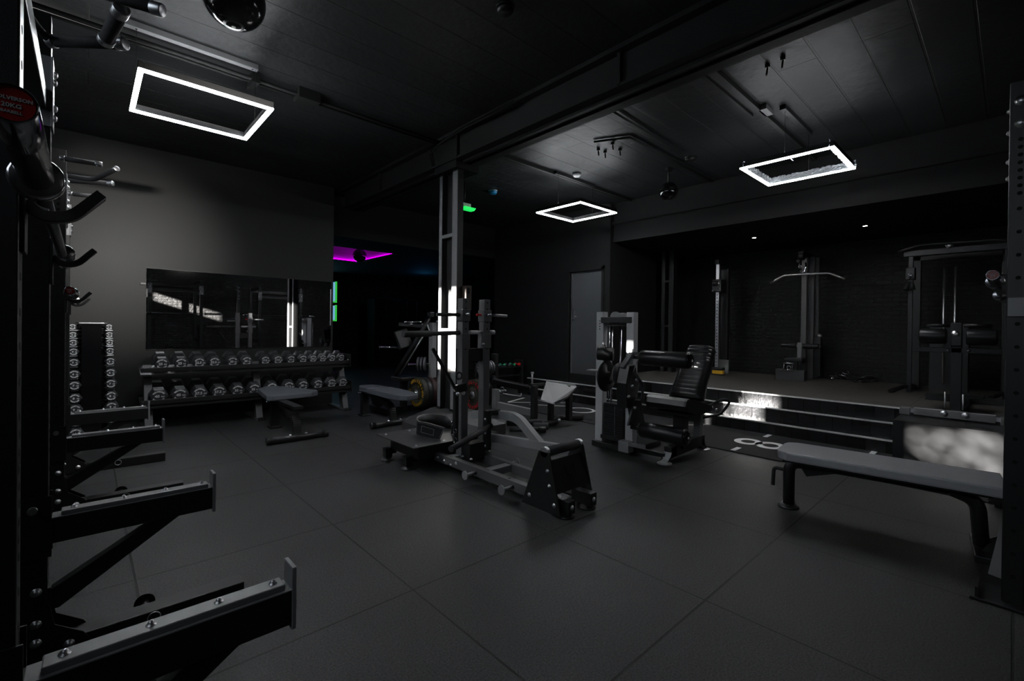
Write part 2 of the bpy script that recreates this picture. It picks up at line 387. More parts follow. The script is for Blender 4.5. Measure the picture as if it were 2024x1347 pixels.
# low ceiling over the stage with a downstand front, and hall ceiling with its light cove
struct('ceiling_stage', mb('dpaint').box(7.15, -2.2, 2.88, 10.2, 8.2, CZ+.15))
struct('beam_stage', mb('dpaint').box(7.08, -2, 2.88, 7.15, 4.98, 2.94).box(7.10, -2, 2.94, 7.15, 4.98, 3.6).box(7.04, -2, 3.2, 7.10, 4.98, 3.25))
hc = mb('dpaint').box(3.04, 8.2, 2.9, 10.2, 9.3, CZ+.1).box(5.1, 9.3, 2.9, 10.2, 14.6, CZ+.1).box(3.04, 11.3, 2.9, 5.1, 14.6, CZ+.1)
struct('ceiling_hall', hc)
struct('ceiling_cove', mb('cardb').box(3.04, 9.3, 3.25, 5.1, 11.3, 3.3).box(5.09, 9.3, 2.9, 5.1, 11.3, 3.25).box(3.04, 11.29, 2.9, 5.1, 11.3, 3.25))
cv = mb('magenta').box(5.055, 9.32, 2.925, 5.075, 11.24, 2.94).box(3.06, 11.255, 2.925, 5.055, 11.275, 2.94)
lip = mb('cardb').box(5.02, 9.3, 2.90, 5.1, 11.3, 2.92).box(3.05, 11.22, 2.90, 5.02, 11.3, 2.92)
cvt = thing('cove_light', 'magenta strip light in the ceiling cove of the hall beyond', 'light', (5.05, 11.2, 2.9))
part('light_strip', cv, cvt); part('lip', lip, cvt)
for i, (a, b_) in enumerate((((5.0, 10.3, 3.0), (-1, 0, .15)), ((4.2, 11.2, 3.0), (0, -1, .15)))): pass

# stage with its steps
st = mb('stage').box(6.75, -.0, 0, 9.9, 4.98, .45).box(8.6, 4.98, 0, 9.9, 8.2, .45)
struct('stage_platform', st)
struct('stage_steps', mb('step').box(6.27, .80, 0, 6.75, 6.6, .15).box(6.52, .80, .15, 6.75, 6.6, .30).box(6.75, 4.98, 0, 7.0, 6.6, .30).box(6.735, .80, .30, 6.75, 4.98, .45))
ns = mb('nosing')
for x, z, y1 in ((6.27, .15, 6.6), (6.52, .30, 6.6), (6.735, .45, 4.98)):
    ns.box(x-.006, .80, z-.012, x+.03, y1, z+.003)
struct('trim_2', ns)
struct('stage_block', mb('rubber').box(5.75, -.6, 0, 6.27, .78, .45).box(6.27, -.6, 0, 6.75, .78, .45))
struct('turf_runner', mb('runner').box(5.08, -.2, 0, 6.27, 6.6, .008))

# structural column on its concrete plinth
colm = mb('beam')
colm.box(3.35, 4.62, .2, 3.37, 4.88, CZ-.3).box(3.276, 4.86, .2, 3.37, 4.92, CZ-.3).box(3.276, 4.54, .2, 3.36, 4.64, CZ-.3).m('steel').box(3.27, 4.86, .2, 3.276, 4.92, CZ-.42).box(3.27, 4.54, .2, 3.276, 4.64, CZ-.42)
for z in (2.40, 1.24): colm.box(3.268, 4.55, z, 3.30, 4.9, z+.04)
colm.m('beam').box(3.22, 4.50, CZ-.40, 3.56, 4.96, CZ-.30).box(3.262, 4.85, .2, 3.27, 4.93, .30).box(3.262, 4.53, .2, 3.27, 4.65, .30)
struct('column', colm)
pl = mb('concrete')
def ngon(cx, cy, hx, hy, c, z): return [(cx-hx+c, cy-hy, z), (cx+hx-c, cy-hy, z), (cx+hx, cy-hy+c, z), (cx+hx, cy+hy-c, z), (cx+hx-c, cy+hy, z), (cx-hx+c, cy+hy, z), (cx-hx, cy+hy-c, z), (cx-hx, cy-hy+c, z)]
A = ngon(3.42, 4.73, .56, .56, .22, 0); B = ngon(3.42, 4.73, .56, .56, .22, .13); C_ = ngon(3.36, 4.73, .20, .27, .06, .27)
va = [[pl.b.verts.new(p) for p in q] for q in (A, B, C_)]
for P_, Q_ in zip(va, va[1:]):
    for i in range(8): pl._f([P_[i], P_[(i+1) % 8], Q_[(i+1) % 8], Q_[i]])
pl._f(va[2]); pl._f(va[0][::-1])
struct('column_plinth', pl)
# main beam
bm_ = mb('beam').box(3.20, -2, 3.29, 3.56, WY, 3.315).box(3.23, -2, 3.315, 3.53, WY, CZ)
bm_.box(3.15, -2, CZ-.04, 3.60, WY, CZ)
for y in (6.4, 4.45, 2.2, .4): bm_.box(3.19, y, 3.3, 3.24, y+.03, CZ-.03)
for y0, z in ((-2, 3.275), (-2, 3.28)): pass
bm_.box(3.30, -2, 3.265, 3.34, WY, 3.29).box(3.42, -2, 3.27, 3.50, WY, 3.29)
struct('beam_main', bm_)
wr = mb('dpaint')
for k, (a_, z_) in enumerate(((0, .03), (.03, .06), (.05, .02))):
    wr.tube([(3.22, 4.95+a_, 3.28), (3.14, 4.9+a_, 3.42+z_), (3.12, 4.7+a_, 3.5), (3.13, 4.2+a_, 3.52+z_), (3.12, 3.4, 3.5+z_)], .006, 8)
struct('trim_5', wr)
# second laced column on the stage
c2 = mb('beam').box(8.6, 4.78, .45, 8.75, 4.86, 2.9).box(8.6, 4.60, .45, 8.75, 4.70, 2.9)
for z in (.75, 1.35, 2.25): c2.box(8.59, 4.6, z, 8.62, 4.86, z+.04)
struct('column_stage', c2)
# pipes and cable trunking under the ceiling
pp = mb('beam').tube([(-1.4, 4.72, 3.55), (2.0, 4.77, 3.55), (3.2, 4.78, 3.55)], .018).tube([(-1.4, 4.83, 3.56), (3.2, 4.86, 3.56)], .014)
pp.box(1.1, 4.69, 3.5, 1.16, 4.9, 3.6).box(1.5, 4.68, 3.5, 1.7, 4.86, 3.6)
struct('trim_3', pp)
p2 = mb('beam').box(3.56, 1.78, 3.55, 7.05, 1.83, 3.6).box(3.56, 1.9, 3.57, 5.2, 1.93, 3.6).box(3.56, 4.58, 3.55, 7.05, 4.63, 3.6).box(3.56, 4.68, 3.57, 7.05, 4.7, 3.6)
p2.tube([(4.55, 3.5, 3.58), (4.75, 3.12, 3.58), (7.05, 3.15, 3.58)], .012).tube([(3.56, 2.85, 3.58), (5.7, 2.95, 3.58)], .012)
struct('trim_4', p2)

# ================================================================== POWER RACKS
def upright_mb(x, y, w, z1, face=1):
    """perforated box upright, front face at x, holes on the four sides"""
    b = mb('powder').box(x-w, y-w/2, 0.01, x, y+w/2, z1, .004); b.m('hole')
    n = int((z1-.2)/.073)
    for i in range(n):
        z = .15+i*.073
        if .75 < z < 1.05 or z > z1-.5:
            zz = (z, z+.0365)
        else: zz = (z,)
        for q in zz:
            if q > z1-.06: continue
            b.cyl((x-.002, y, q), (x+.0006, y, q), .0095, seg=10)
            b.cyl((x-w/2, y-w/2-.0006, q), (x-w/2, y-w/2+.002, q), .0095, seg=10)
            b.cyl((x-w/2, y+w/2-.002, q), (x-w/2, y+w/2+.0006, q), .0095, seg=10)
    return b
def power_rack(label, loc, rotz, span, group, arms_z=None, bar_z=1.55, bar_off=.035, handles=(), feet=.66, top=2.45):
    """local frame: x towards the lifter, y along the bar, front uprights at x=0"""
    t = thing('power_rack', label, 'power rack', loc, rotz, group)
    hw = span/2
    for s in (-1, 1):
        y = s*hw
        for x in (0, -1.05):
            part('upright', upright_mb(x, y, .075, top), t, False)
        part('base_beam', mb('powder').box(-1.2, y-.045, .0, feet, y+.045, .078, .005), t, False)
        # foot gusset plates
        g = mb('powder')
        for q in (y-.052, y+.046):
            g.prism([(-.12, q, .02), (.14, q, .02), (.10, q, .09), (.02, q, .15), (-.0, q, .26), (-.0, q, .34), (-.12, q, .34)], (0, .006, 0))
        part('gusset', g, t, False)
        if feet > .5: pg = mb('powder').cyl((.30, y+.045, .05), (.30, y+.11, .05), .016).cyl((.30, y+.11, .05), (.30, y+.117, .05), .038)
        if feet > .5: part('band_peg', pg, t, False)
        if feet > .5: part('peg_ring', mb('satin').ring((.32, y-.047, .05), (0, 1, 0), .022, .0022), t, False)
        for q in (.10, .17, .29): bolt(t, wm(t) @ V((-.03, y-.053, q)), wm(t).to_3x3() @ V((0, -1, 0)))
        bolt(t, wm(t) @ V((.06, y-.053, .06)), wm(t).to_3x3() @ V((0, -1, 0)))
        part('side_beam', mb('powder').box(-.98, y-.03, top-.09, -.07, y+.03, top-.01, .004), t, False)
        part('side_beam', mb('powder').box(-.98, y-.03, .80, -.07, y+.03, .87, .004), t, False)
        # top plates with big hex bolts
        part('corner_plate', mb('steel').box(.0, y-.05, top-.42, .006, y+.05, top-.16, .002).box(-.1, y-s*.038, top-.42, .0, y-s*.046, top-.16), t, False)
        for q in (.20, .245, .33, .38): bolt(t, wm(t) @ V((.006, y+(.02 if q in (.2, .33) else -.02), top-q)), wm(t).to_3x3() @ V((1, 0, 0)), .013)
    part('crossmember', mb('powder').box(-.07, -hw+.04, top-.36, -.012, hw-.04, top-.28, .004), t, False)
    part('crossmember', mb('powder').box(-1.12, -hw+.04, top-.14, -1.06, hw-.04, top-.06, .004), t, False)
    part('crossmember', mb('powder').box(-1.12, -hw+.04, .04, -1.06, hw-.04, .12, .004), t, False)
    # J cups
    for s in (-1, 1):
        y = s*(hw-.005); z = bar_z
        j = mb('powder').box(.0, y-.03, z-.13, .008, y+.03, z+.045, .002)
        pts = arcpts([(.006, y, z-.025), (.03, y, z-.05), (.075, y, z-.045), (.125, y, z+.015)], .03)
        j.ribbon(pts, .045, .020)
        j.m('plastic')
        j.ribbon([p+V((0, 0, .0125)) for p in pts[1:7]], .036, .006)
        part('j_cup', j, t, False)
    if arms_z:
        for s in (-1, 1):
            y, z = s*hw, arms_z
            a = mb('powder').box(.0, y-.036, z-.115, .53, y+.036, z-.018, .003)
            a.prism([(.32, y-.025, z-.115), (.41, y-.025, z-.115), (.03, y-.025, z-.37), (.0, y-.025, z-.37), (.0, y-.025, z-.30)], (0, .05, 0))
            a.box(-.08, y-.044, z-.16, .01, y-.038, z+.07, .001).box(-.08, y+.038, z-.16, .01, y+.044, z+.07, .001).box(.0, y-.04, z-.40, .008, y+.04, z-.28)
            ar = part('safety_arm', a, t, False)
            part('end_plate', mb('steel').box(.53, y-.038, z-.13, .542, y+.038, z+.045, .002), ar, False)
            part('arm_pad', mb('plastic').box(.035, y-.027, z-.018, .515, y+.027, z, .003), ar, False, label='dark grey plastic strip along the arm')
            part('arm_ledge', mb('steel').box(.01, y-.036, z-.0195, .53, y+.036, z-.017, 0), ar, False)
            for q in (.07, .22, .36, .49): bolt(ar, wm(t) @ V((q, y, z+.0005)), wm(t).to_3x3() @ V((0, 0, 1)), .0075, 'satin', 'screw')
            part('arm_pin', mb('satin').cyl((-.04, y-.06, z+.03), (-.04, y+.06, z+.03), .008).cyl((-.04, y-.07, z+.03), (-.04, y-.06, z+.03), .014), t, False)
    for pts, r, cap in handles:
        p = [V(q) for q in pts]; hd = mb('foam').tube(arcpts(p, .05), r, 16)
        d = (p[-1]-p[-2]).normalized()
        hp = part('pull_up_grip', hd, t, True)
        if cap: part('grip_end_cap', mb('satin').rcyl(p[-1]-d*.028, p[-1]+d*.006, r*1.13, .003), t, True)
        part('grip_collar', mb('satin').rcyl(p[0], p[0]+(p[1]-p[0]).normalized()*.022, r*1.15, .002), t, True)
    return t
GL = 'power racks along the left side'
rA = power_rack('black power rack nearest the camera at the left edge', (-.10, 1.95, 0), 0, 1.10, GL, arms_z=.57, bar_z=1.57,
    handles=[([(-.05, 2.02, 2.36), (.172, 1.862, 2.30)], .018, 1), ([(.045, 2.12, 2.26), (.079, 1.945, 2.30)], .021, 1),
             ([(-.10, 2.30, 2.28), (.094, 2.133, 2.28)], .019, 1), ([(-.153, 2.10, 2.33), (-.145, 2.2, 2.30), (-.10, 2.29, 2.28)], .012, 0)])
rB = power_rack('black power rack further back on the left, beyond the nearest rack', (-.10, 4.90, 0), 0, 1.10, GL, arms_z=.53, bar_z=1.49,
    handles=[([(-.12, 3.96, 2.3), (.067, 3.93, 2.3)], .015, 1), ([(-.12, 4.37, 2.29), (.035, 4.304, 2.28), (.144, 4.01, 2.31)], .016, 1),
             ([(-.108, 4.555, 2.3), (.136, 4.408, 2.3)], .016, 1), ([(-.10, 5.0, 2.3), (.062, 4.955, 2.3)], .016, 1)])
GR = 'power racks along the right side'
rC = power_rack('black power rack on the right, seen again in the mirror', (4.46, -.02, 0), PI/2, 1.18, GR, bar_z=1.58, feet=.10, top=2.45)
rD = power_rack('black power rack just outside the right edge, seen only in the mirror', (1.85, -.35, 0), PI/2, 1.17, GR, bar_z=1.58, feet=.3, top=2.55)

def barbell(label, c, axis, group):
    """olympic bar, c = centre, axis 'x' or 'y'"""
    t = thing('barbell', label, 'barbell', c, 0 if axis == 'x' else PI/2, group)
    part('shaft', mb('dsteel').cyl((-.66, 0, 0), (.66, 0, 0), .014), t, False)
    for s in (-1, 1):
        sl = part('sleeve', mb('sleeve').lathe((s*.672, 0, 0), (s, 0, 0), [(.0, 0), (.025, 0), (.025, .418), (.0225, .423), (.0225, .418), (0, .418)], 28), t, False)
        part('collar', mb('chrome').rcyl((s*.655, 0, 0), (s*.690, 0, 0), .040, .004, 28), t, False)
        part('end_cap', mb('red').cyl((s*1.088, 0, 0), (s*1.0915, 0, 0), .0215, seg=28), sl, False, label='red disc label on the sleeve end')
        q = Matrix.Translation((s*1.092, 0, 0)) @ Matrix.Rotation(s*PI/2, 4, 'Z') @ Matrix.Rotation(PI/2, 4, 'X')
        it = [('WOLVERSON', .0062, .0002, q @ Matrix.Translation((0, .006, 0))), ('20KG', .0075, .0002, q @ Matrix.Translation((0, -.003, 0))), ('BARBELL', .005, .0001, q @ Matrix.Translation((0, -.011, 0)))]
        part('end_print', join_glyphs(it, 'stitch', 'end_print'), sl, False)
    return t
barbell('steel barbell with red end cap close to camera, held in the nearest left rack', (-.07, 1.95, 1.572), 'y', 'barbells racked on the left')
barbell('steel barbell in the second left rack, red end cap over dumbbell tower', (-.07, 4.90, 1.487), 'y', 'barbells racked on the left')
barbell('steel barbell with round red end cap in the right rack', (4.36, .072, 1.585), 'x', 'barbells racked on the right')
barbell('steel barbell outside the right edge, visible in the mirror only', (1.85, -.288, 1.585), 'x', 'barbells racked on the right')

# the tall perforated upright at the right edge with its bracket and rail
t = thing('storage_upright', 'tall dark perforated upright cut by the right edge of the picture', 'rack upright', (3.25, -.012, 0))
ub = mb('powder').box(3.25, -.05, .01, 3.325, .025, 2.50, .004); ub.m('hole')
for i in range(58):
    z = .14+i*.0365
    if z > 2.45: break
    if z < 1.95 and i % 3: continue
    ub.cyl((3.2494, -.0125, z), (3.252, -.0125, z), .0095, seg=10)
part('post', ub, t)
for z in (2.30, 2.405): bolt(t, (3.25, -.0125, z), (-1, 0, 0), .016)
for z in (2.27, 2.375, 2.05, 2.13): bolt(t, (3.29, .025, z), (0, 1, 0), .010)
part('rail', mb('steel').box(3.235, -1.2, 1.38, 3.25, .02, 1.47, .002), t)
bolt(t, (3.235, -.04, 1.42), (-1, 0, 0), .007)
part('foot_plate', mb('powder').box(3.19, -.10, 0, 3.42, .13, .012, .002).box(3.2, .10, .012, 3.34, .112, .06), t)
part('brace', mb('steel').bar((3.5, .05, .03), (3.5, .0, .35), .05, .012, .001), t)

# ================================================================== FLAT BENCH, RIGHT
t = thing('flat_bench', 'long flat bench with grey vinyl pad in the right foreground', 'bench', (3.87, .55, 0), math.radians(5.5))
pad = mb('vinylg').prism([(-.20, -.53, .385), (.20, -.53, .385), (.20, .54, .385), (.165, .60, .385), (.11, .615, .385), (-.11, .615, .385), (-.165, .60, .385), (-.20, .54, .385)], (0, 0, .06), .012)
part('pad', pad, t, False)
part('pad_board', mb('gloss').box(-.17, -.47, .37, .17, .57, .386), t, False)
fr = mb('powder').tube(arcpts([(0, .56, .02), (0, .56, .33), (0, .42, .345), (0, -.36, .345)], .12, 8), .038, 20)
part('frame', fr, t, False)
part('rear_leg', mb('powder').tube(arcpts([(0, -.30, .34), (0, -.42, .30), (0, -.44, .03)], .08), .038, 18).box(-.2, -.48, 0, .2, -.40, .04, .005), t, False)
part('foot', mb('rubber').lathe((0, .56, 0), (0, 0, 1), [(0, 0), (.068, 0), (.07, .012), (.055, .02), (.045, .03), (0, .03)], 28), t, False)
part('carry_handle', mb('foam').tube(arcpts([(0, .59, .27), (0, .66, .275), (0, .665, .14)], .03), .013), t, False)
part('gusset', mb('powder').prism([(-.004, .50, .33), (-.004, .2, .33), (-.004, .30, .30), (-.004, .45, .25)], (.008, 0, 0)), t, False)

# ================================================================== DUMBBELL RACK AND DUMBBELLS
t = thing('dumbbell_rack', 'long black two-tier dumbbell rack under the wall mirror', 'dumbbell rack', (1.75, 7.2, 0))
for x in (.56, 1.75, 2.95):
    part('leg', mb('gunmetal').prism([(x-.04, 6.93, 0), (x-.04, 7.06, 0), (x-.04, 7.30, .78), (x-.04, 7.18, .78)], (.08, 0, 0), .003).box(x-.05, 6.88, 0, x+.05, 7.55, .03, .003), t)
    part('foot_cap', mb('rubber').box(x-.045, 6.86, 0, x+.045, 6.93, .035), t)
def tier(z, y):
    b = mb('powder').box(.48, y-.12, z-.055, 3.0, y-.10, z-.0, .004)
    b.prism([(.48, y-.12, z-.10), (.48, y+.22, z-.015), (.48, y+.22, z+.005), (.48, y-.12, z-.08)], (2.52, 0, 0))
    return b
part('shelf', tier(.385, 7.02), t); part('shelf', tier(.765, 7.09), t)
part('side_plate', mb('powder').box(3.0, 6.92, .66, 3.012, 7.34, .86, .003).box(3.0, 6.86, .28, 3.012, 7.28, .46, .003), t)
for x, z in ((.50, .775), (.50, .365), (2.99, .36), (2.99, .77)): bolt(t, (x, 6.91 if z < .5 else 6.98, z), (0, -1, .3), .009)

def hexhead(b, y0, y1, R):
    ch = .012; rot = 0
    def rg(y, r): return [b.b.verts.new((r*math.cos(rot+i*PI/3), y, r*math.sin(rot+i*PI/3))) for i in range(6)]
    rs = [rg(y0, R-ch), rg(y0+ch, R), rg(y1-ch, R), rg(y1, R-ch)]
    b._f(rs[0]); b._f(rs[3][::-1])
    for P_, Q_ in zip(rs, rs[1:]):
        for i in range(6): b._f([P_[i], P_[(i+1) % 6], Q_[(i+1) % 6], Q_[i]])
_db = {}
def dumbbell(kg, R, L, loc, label, group, tilt=0, tx=None):
    """axis along y, front face towards -y"""
    key = (kg, R)
    if key not in _db:
        t = thing('hex_dumbbell', label, 'dumbbell', loc, 0, group); t.rotation_euler = (tilt, 0, 0)
        hl = L*.30
        t.rotation_euler = (0, 0, 0); t.location = (0, 0, 0)
        for a, b_ in ((-L/2, -L/2+hl), (L/2-hl, L/2)):
            hb = mb('urethane'); hexhead(hb, a, b_, R); hp = part('head', hb, t, False); fh = hp if a < 0 else fh
        part('handle', mb('chrome').tube([(0, -L/2+hl, 0), (0, -.03, 0), (0, .03, 0), (0, L/2-hl, 0)], .015), t, False)
        q = Matrix.Translation((0, -L/2-.0006, 0)) @ Matrix.Rotation(PI/2, 4, 'X')
        k = R*.62; sz = R*.22
        it = arc_text('WOLVERSON', k, sz, -52, 52, .0022)
        it += arc_text('WOLVERSON', k, sz, 232, 128, .0022, True)
        it = [(a, s, b_, q @ m_) for a, s, b_, m_ in it]
        it.append((kg, R*.50, .0016, q @ Matrix.Translation((-R*.15 if len(kg) < 3 else -R*.12, 0, 0))))
        it.append(('KG', R*.24, .0010, q @ Matrix.Translation((R*(.42 if len(kg) < 3 else .62), -R*.06, 0))))
        part('lettering', join_glyphs(it, 'white'), fh, False, label='white lettering on the end face')
        _db[key] = t; t.location = loc; t.rotation_euler = (tilt, 0, 0); return t
    d = dup(_db[key], loc, None, label, group); d.rotation_euler = (tilt, 0, 0); return d
tl = math.radians(14)
ORD = 'first second third fourth fifth sixth seventh eighth ninth tenth eleventh twelfth thirteenth fourteenth'.split()
low = ['40', '40', '37.5', '37.5', '35', '35', '32.5', '32.5', '30', '30', '27.5', '27.5']
lx = [.650, .859, 1.064, 1.273, 1.486, 1.685, 1.905, 2.125, 2.322, 2.534, 2.737, 2.905]
hi = ['25', '25', '22.5', '22.5', '20', '20', '17.5', '17.5', '15', '15', '12.5', '12.5', '10', '10']
hx = [.688, .881, 1.072, 1.238, 1.445, 1.613, 1.845, 2.008, 2.184, 2.352, 2.497, 2.638, 2.783, 2.925]
GD, GU = 'hex dumbbells on the lower shelf', 'hex dumbbells on the upper shelf'
for i, (k, x) in enumerate(zip(low, lx)):
    R = .096-.0022*(i//2)
    dumbbell(k, round(R, 4), .38-.008*(i//2), (x, 7.13, .465), f'black hex dumbbell printed {k} kg, {ORD[i]} from the left on the lower shelf', GD, tl)
for i, (k, x) in enumerate(zip(hi, hx)):
    R = .082-.0030*(i//2)
    dumbbell(k, round(R, 4), .31-.012*(i//2), (x, 7.19, .838-.002*(i//2)), f'black hex dumbbell printed {k} kg, {ORD[i]} from the left on the upper shelf', GU, tl)
# vertical tower with light dumbbells
t = thing('dumbbell_tower', 'upright glossy black dumbbell tower left of the mirror', 'dumbbell tower', (.05, 6.85, 0))
part('column', mb('gloss').prism([(-.03, 6.72, .03), (.13, 6.72, .03), (.17, 6.85, .03), (.13, 6.98, .03), (-.03, 6.98, .03), (-.07, 6.85, .03)], (0, 0, 1.25), .008), t)
part('top_cap', mb('satin').prism([(-.05, 6.70, 1.285), (.15, 6.70, 1.285), (.18, 6.85, 1.285), (.15, 7.0, 1.285), (-.05, 7.0, 1.285), (-.08, 6.85, 1.285)], (0, 0, .012), .003), t)
part('base', mb('gloss').box(-.22, 6.62, 0, .32, 7.06, .035, .01), t)
zt = [1.248, 1.163, 1.08, .985, .872, .748, .628, .493, .374, .25, .12]
for i, z in enumerate(zt):
    R = .036+.0032*i
    for s, x in ((-1, -.10+.003*i), (1, .19+.003*i)):
        part('cradle', mb('satin').box(x-.03 if s > 0 else x-.03, 6.70, z-R*.87-.008, x+.03, 6.98, z-R*.87, .002).box(min(x, .05+s*.09), 6.82, z-R*.87-.008, max(x, .05+s*.09), 6.9, z-R*.87), t)
        k = str(i+1)
        dumbbell(k, round(R, 4), .19+.008*i, (x, 6.80, z+.002), f'small black dumbbell, {ORD[i]} from the top on the {"left" if s < 0 else "right"} side of the tower', 'light dumbbells on the tower', 0)

# wall mirror
t = thing('wall_mirror', 'wide frameless wall mirror above the dumbbell rack', 'mirror', (1.77, 7.71, .93))
part('glass', mb('mirror').box(.583, 7.700, .955, 3.0, 7.708, 2.02), t)
part('backing', mb('powder').box(.580, 7.708, .945, 3.003, 7.718, 2.023), t)
part('clip', mb('satin').box(2.985, 7.694, 1.30, 2.997, 7.70, 1.9), t)
solo('wall_socket', mb('powder').box(.52, 7.705, 1.80, .58, 7.719, 1.83, .003), 'small dark bracket on the wall beside the mirror top left', 'bracket')

# ================================================================== ADJUSTABLE BENCHES
def adj_bench(label, x, y, padpoly, padz, seat=None):
    t = thing('adjustable_bench', label, 'bench', (x, y, 0), 0, 'adjustable benches in front of the dumbbell rack')
    part('pad', mb('vinylb').prism([(a, b_, padz-.065) for a, b_ in padpoly], (0, 0, .065), .014), t, False)
    if seat: part('seat', mb('vinylb').prism([(a, b_, padz-.065) for a, b_ in seat], (0, 0, .065), .014), t, False)
    part('pad_support', mb('powder').box(-.05, -.45, padz-.10, .05, .45, padz-.065, .004), t, False)
    sp = arcpts([(0, .50, .36), (0, .05, .33), (0, -.36, .24), (0, -.40, .06)], .18, 8)
    b = mb('powder')
    for a, c in zip(sp, sp[1:]): b.bar(a, c, .085, .055, 0, upv=(0, 0, 1) if abs((c-a).normalized().z) < .8 else (0, 1, 0))
    part('spine', b, t, False)
    part('rear_leg', mb('powder').box(-.05, .40, .01, .05, .48, .40, .006).box(-.07, .37, 0, .07, .51, .03, .006), t, False)
    part('cross_foot', mb('powder').cyl((-.30, -.44, .04), (.30, -.44, .04), .034, seg=20), t, False)
    for s in (-1, 1):
        part('foot_cap', mb('rubber').rcyl((s*.27, -.44, .042), (s*.33, -.44, .042), .042, .008), t, False)
        bolt(t, V((x+s*.085, y-.44, .075)), (0, 0, 1), .011)
    part('adjust_sector', mb('powder').prism([(.055, .38, .30), (.055, .1, .29), (.055, .0, .20), (.055, .12, .14), (.055, .3, .18)], (.008, 0, 0)), t, False)
    for i in range(8):
        a = PI*1.15+i*.22
        bolt(t, V((x+.063, y+.2+.12*math.cos(a), .27+.10*math.sin(a))), (1, 0, 0), .004, 'satin', 'pin')
    part('pull_knob', mb('chrome').cyl((-.05, .40, .34), (-.09, .40, .34), .008).ball((-.10, .40, .34), .017), t, False)
    return t
adj_bench('adjustable bench in front of the dumbbell rack, wide pad end showing', 1.76, 5.86,
          [(-.17, .16), (-.10, .12), (.36, .18), (.46, .25), (.48, .36), (.36, .62), (.22, 1.08), (.06, 1.10), (-.08, .92)], .45)
adj_bench('adjustable bench beside the yellow-lettered weight plates', 2.97, 5.90,
          [(-.18, .0), (-.17, -.55), (-.13, -.80), (-.07, -.88), (.07, -.88), (.13, -.80), (.17, -.55), (.18, .0)], .45,
          [(-.16, .03), (.16, .03), (.15, .30), (.09, .42), (-.09, .42), (-.15, .30)])

# ================================================================== BELT SQUAT MACHINE
t = thing('belt_squat_machine', 'black belt squat machine in the middle of the floor', 'exercise machine', (2.6, 3.2, 0))
for x in (2.41, 2.70):
    part('base_rail', mb('gunmetal').box(x-.03, 2.20, .06, x+.03, 3.62, .135, .004).m('hole').cyl((x, 2.62, .134), (x, 2.62, .1356), .012), t)
part('cross_tie', mb('steel').box(2.44, 2.88, .07, 2.67, 2.96, .13, .004), t)
part('cross_tie', mb('steel').box(2.44, 3.40, .07, 2.67, 3.48, .13, .004), t)
for x in (2.366, 2.736):
    part('side_plate', mb('powder').prism([(x, 2.06, .015), (x, 2.44, .015), (x, 2.27, .43), (x, 2.17, .43)], (.01, 0, 0), .002), t)
for x, yy in ((2.366, ((2.12, .08), (2.36, .09), (2.165, .20), (2.185, .30))),):
    for y, z in yy: bolt(t, (x, y, z), (-1, 0, 0), .011)
part('front_panel', mb('powder').hexa([(2.376, 2.10, .16), (2.736, 2.10, .16), (2.736, 2.11, .16), (2.376, 2.11, .16), (2.376, 2.18, .37), (2.736, 2.18, .37), (2.736, 2.19, .37), (2.376, 2.19, .37)]), t)
def emblem(sz, m_='dsteel'):
    """angular wolf head outline in the XZ plane, facing -y"""
    b = mb(m_)
    L_ = [[(-.5, .5), (-.42, -.1), (-.15, -.5), (0, -.62)], [(.5, .5), (.42, -.1), (.15, -.5), (0, -.62)], [(-.5, .5), (-.12, .2)], [(.5, .5), (.12, .2)], [(-.3, 0), (-.08, -.1), (0, -.35)], [(.3, 0), (.08, -.1), (0, -.35)], [(-.12, .2), (0, .1), (.12, .2)]]
    for q in L_:
        for a, c in zip(q, q[1:]): b.bar((a[0]*sz, 0, a[1]*sz), (c[0]*sz, 0, c[1]*sz), .004, .002, 0, upv=(0, 1, 0))
    return b
em = emblem(.11).mesh('emblem'); em.transform(Matrix.Translation((2.57, 2.138, .27)) @ Matrix.Rotation(-math.radians(21), 4, 'X'))
part('emblem', em, t, label='outlined animal head emblem')
part('front_roller', mb('foam').cyl((2.395, 2.22, .425), (2.745, 2.22, .425), .034, seg=26), t)
for x in (2.366, 2.735): part('roller_end_cap', mb('satin').rcyl((x, 2.22, .425), (x+.03, 2.22, .425), .038, .004), t, label='bright metal end cap')
for x in (2.44, 2.68):
    part('foot_stub', mb('powder').box(x-.035, 2.02, .03, x+.035, 2.20, .12, .004), t)
    part('foot', mb('rubber').lathe((x, 2.08, 0), (0, 0, 1), [(0, 0), (.062, 0), (.064, .008), (.05, .014), (.035, .03), (0, .03)], 28), t)
    bolt(t, (x, 2.02, .075), (0, -1, 0), .012)
for x, s in ((2.38, -1), (2.73, 1)):
    for y in (2.55, 3.0):
        part('band_peg', mb('steel').cyl((x, y, .095), (x+s*.11, y, .095), .014).cyl((x+s*.11, y, .095), (x+s*.118, y, .095), .036), t)
for y, z in ((3.28, .11), (3.36, .075), (3.46, .09), (3.56, .10)): bolt(t, (2.38, y, z), (-1, 0, 0), .010)
for y in (3.22, 3.34): bolt(t, (2.50, y, .135), (0, 0, 1), .010)
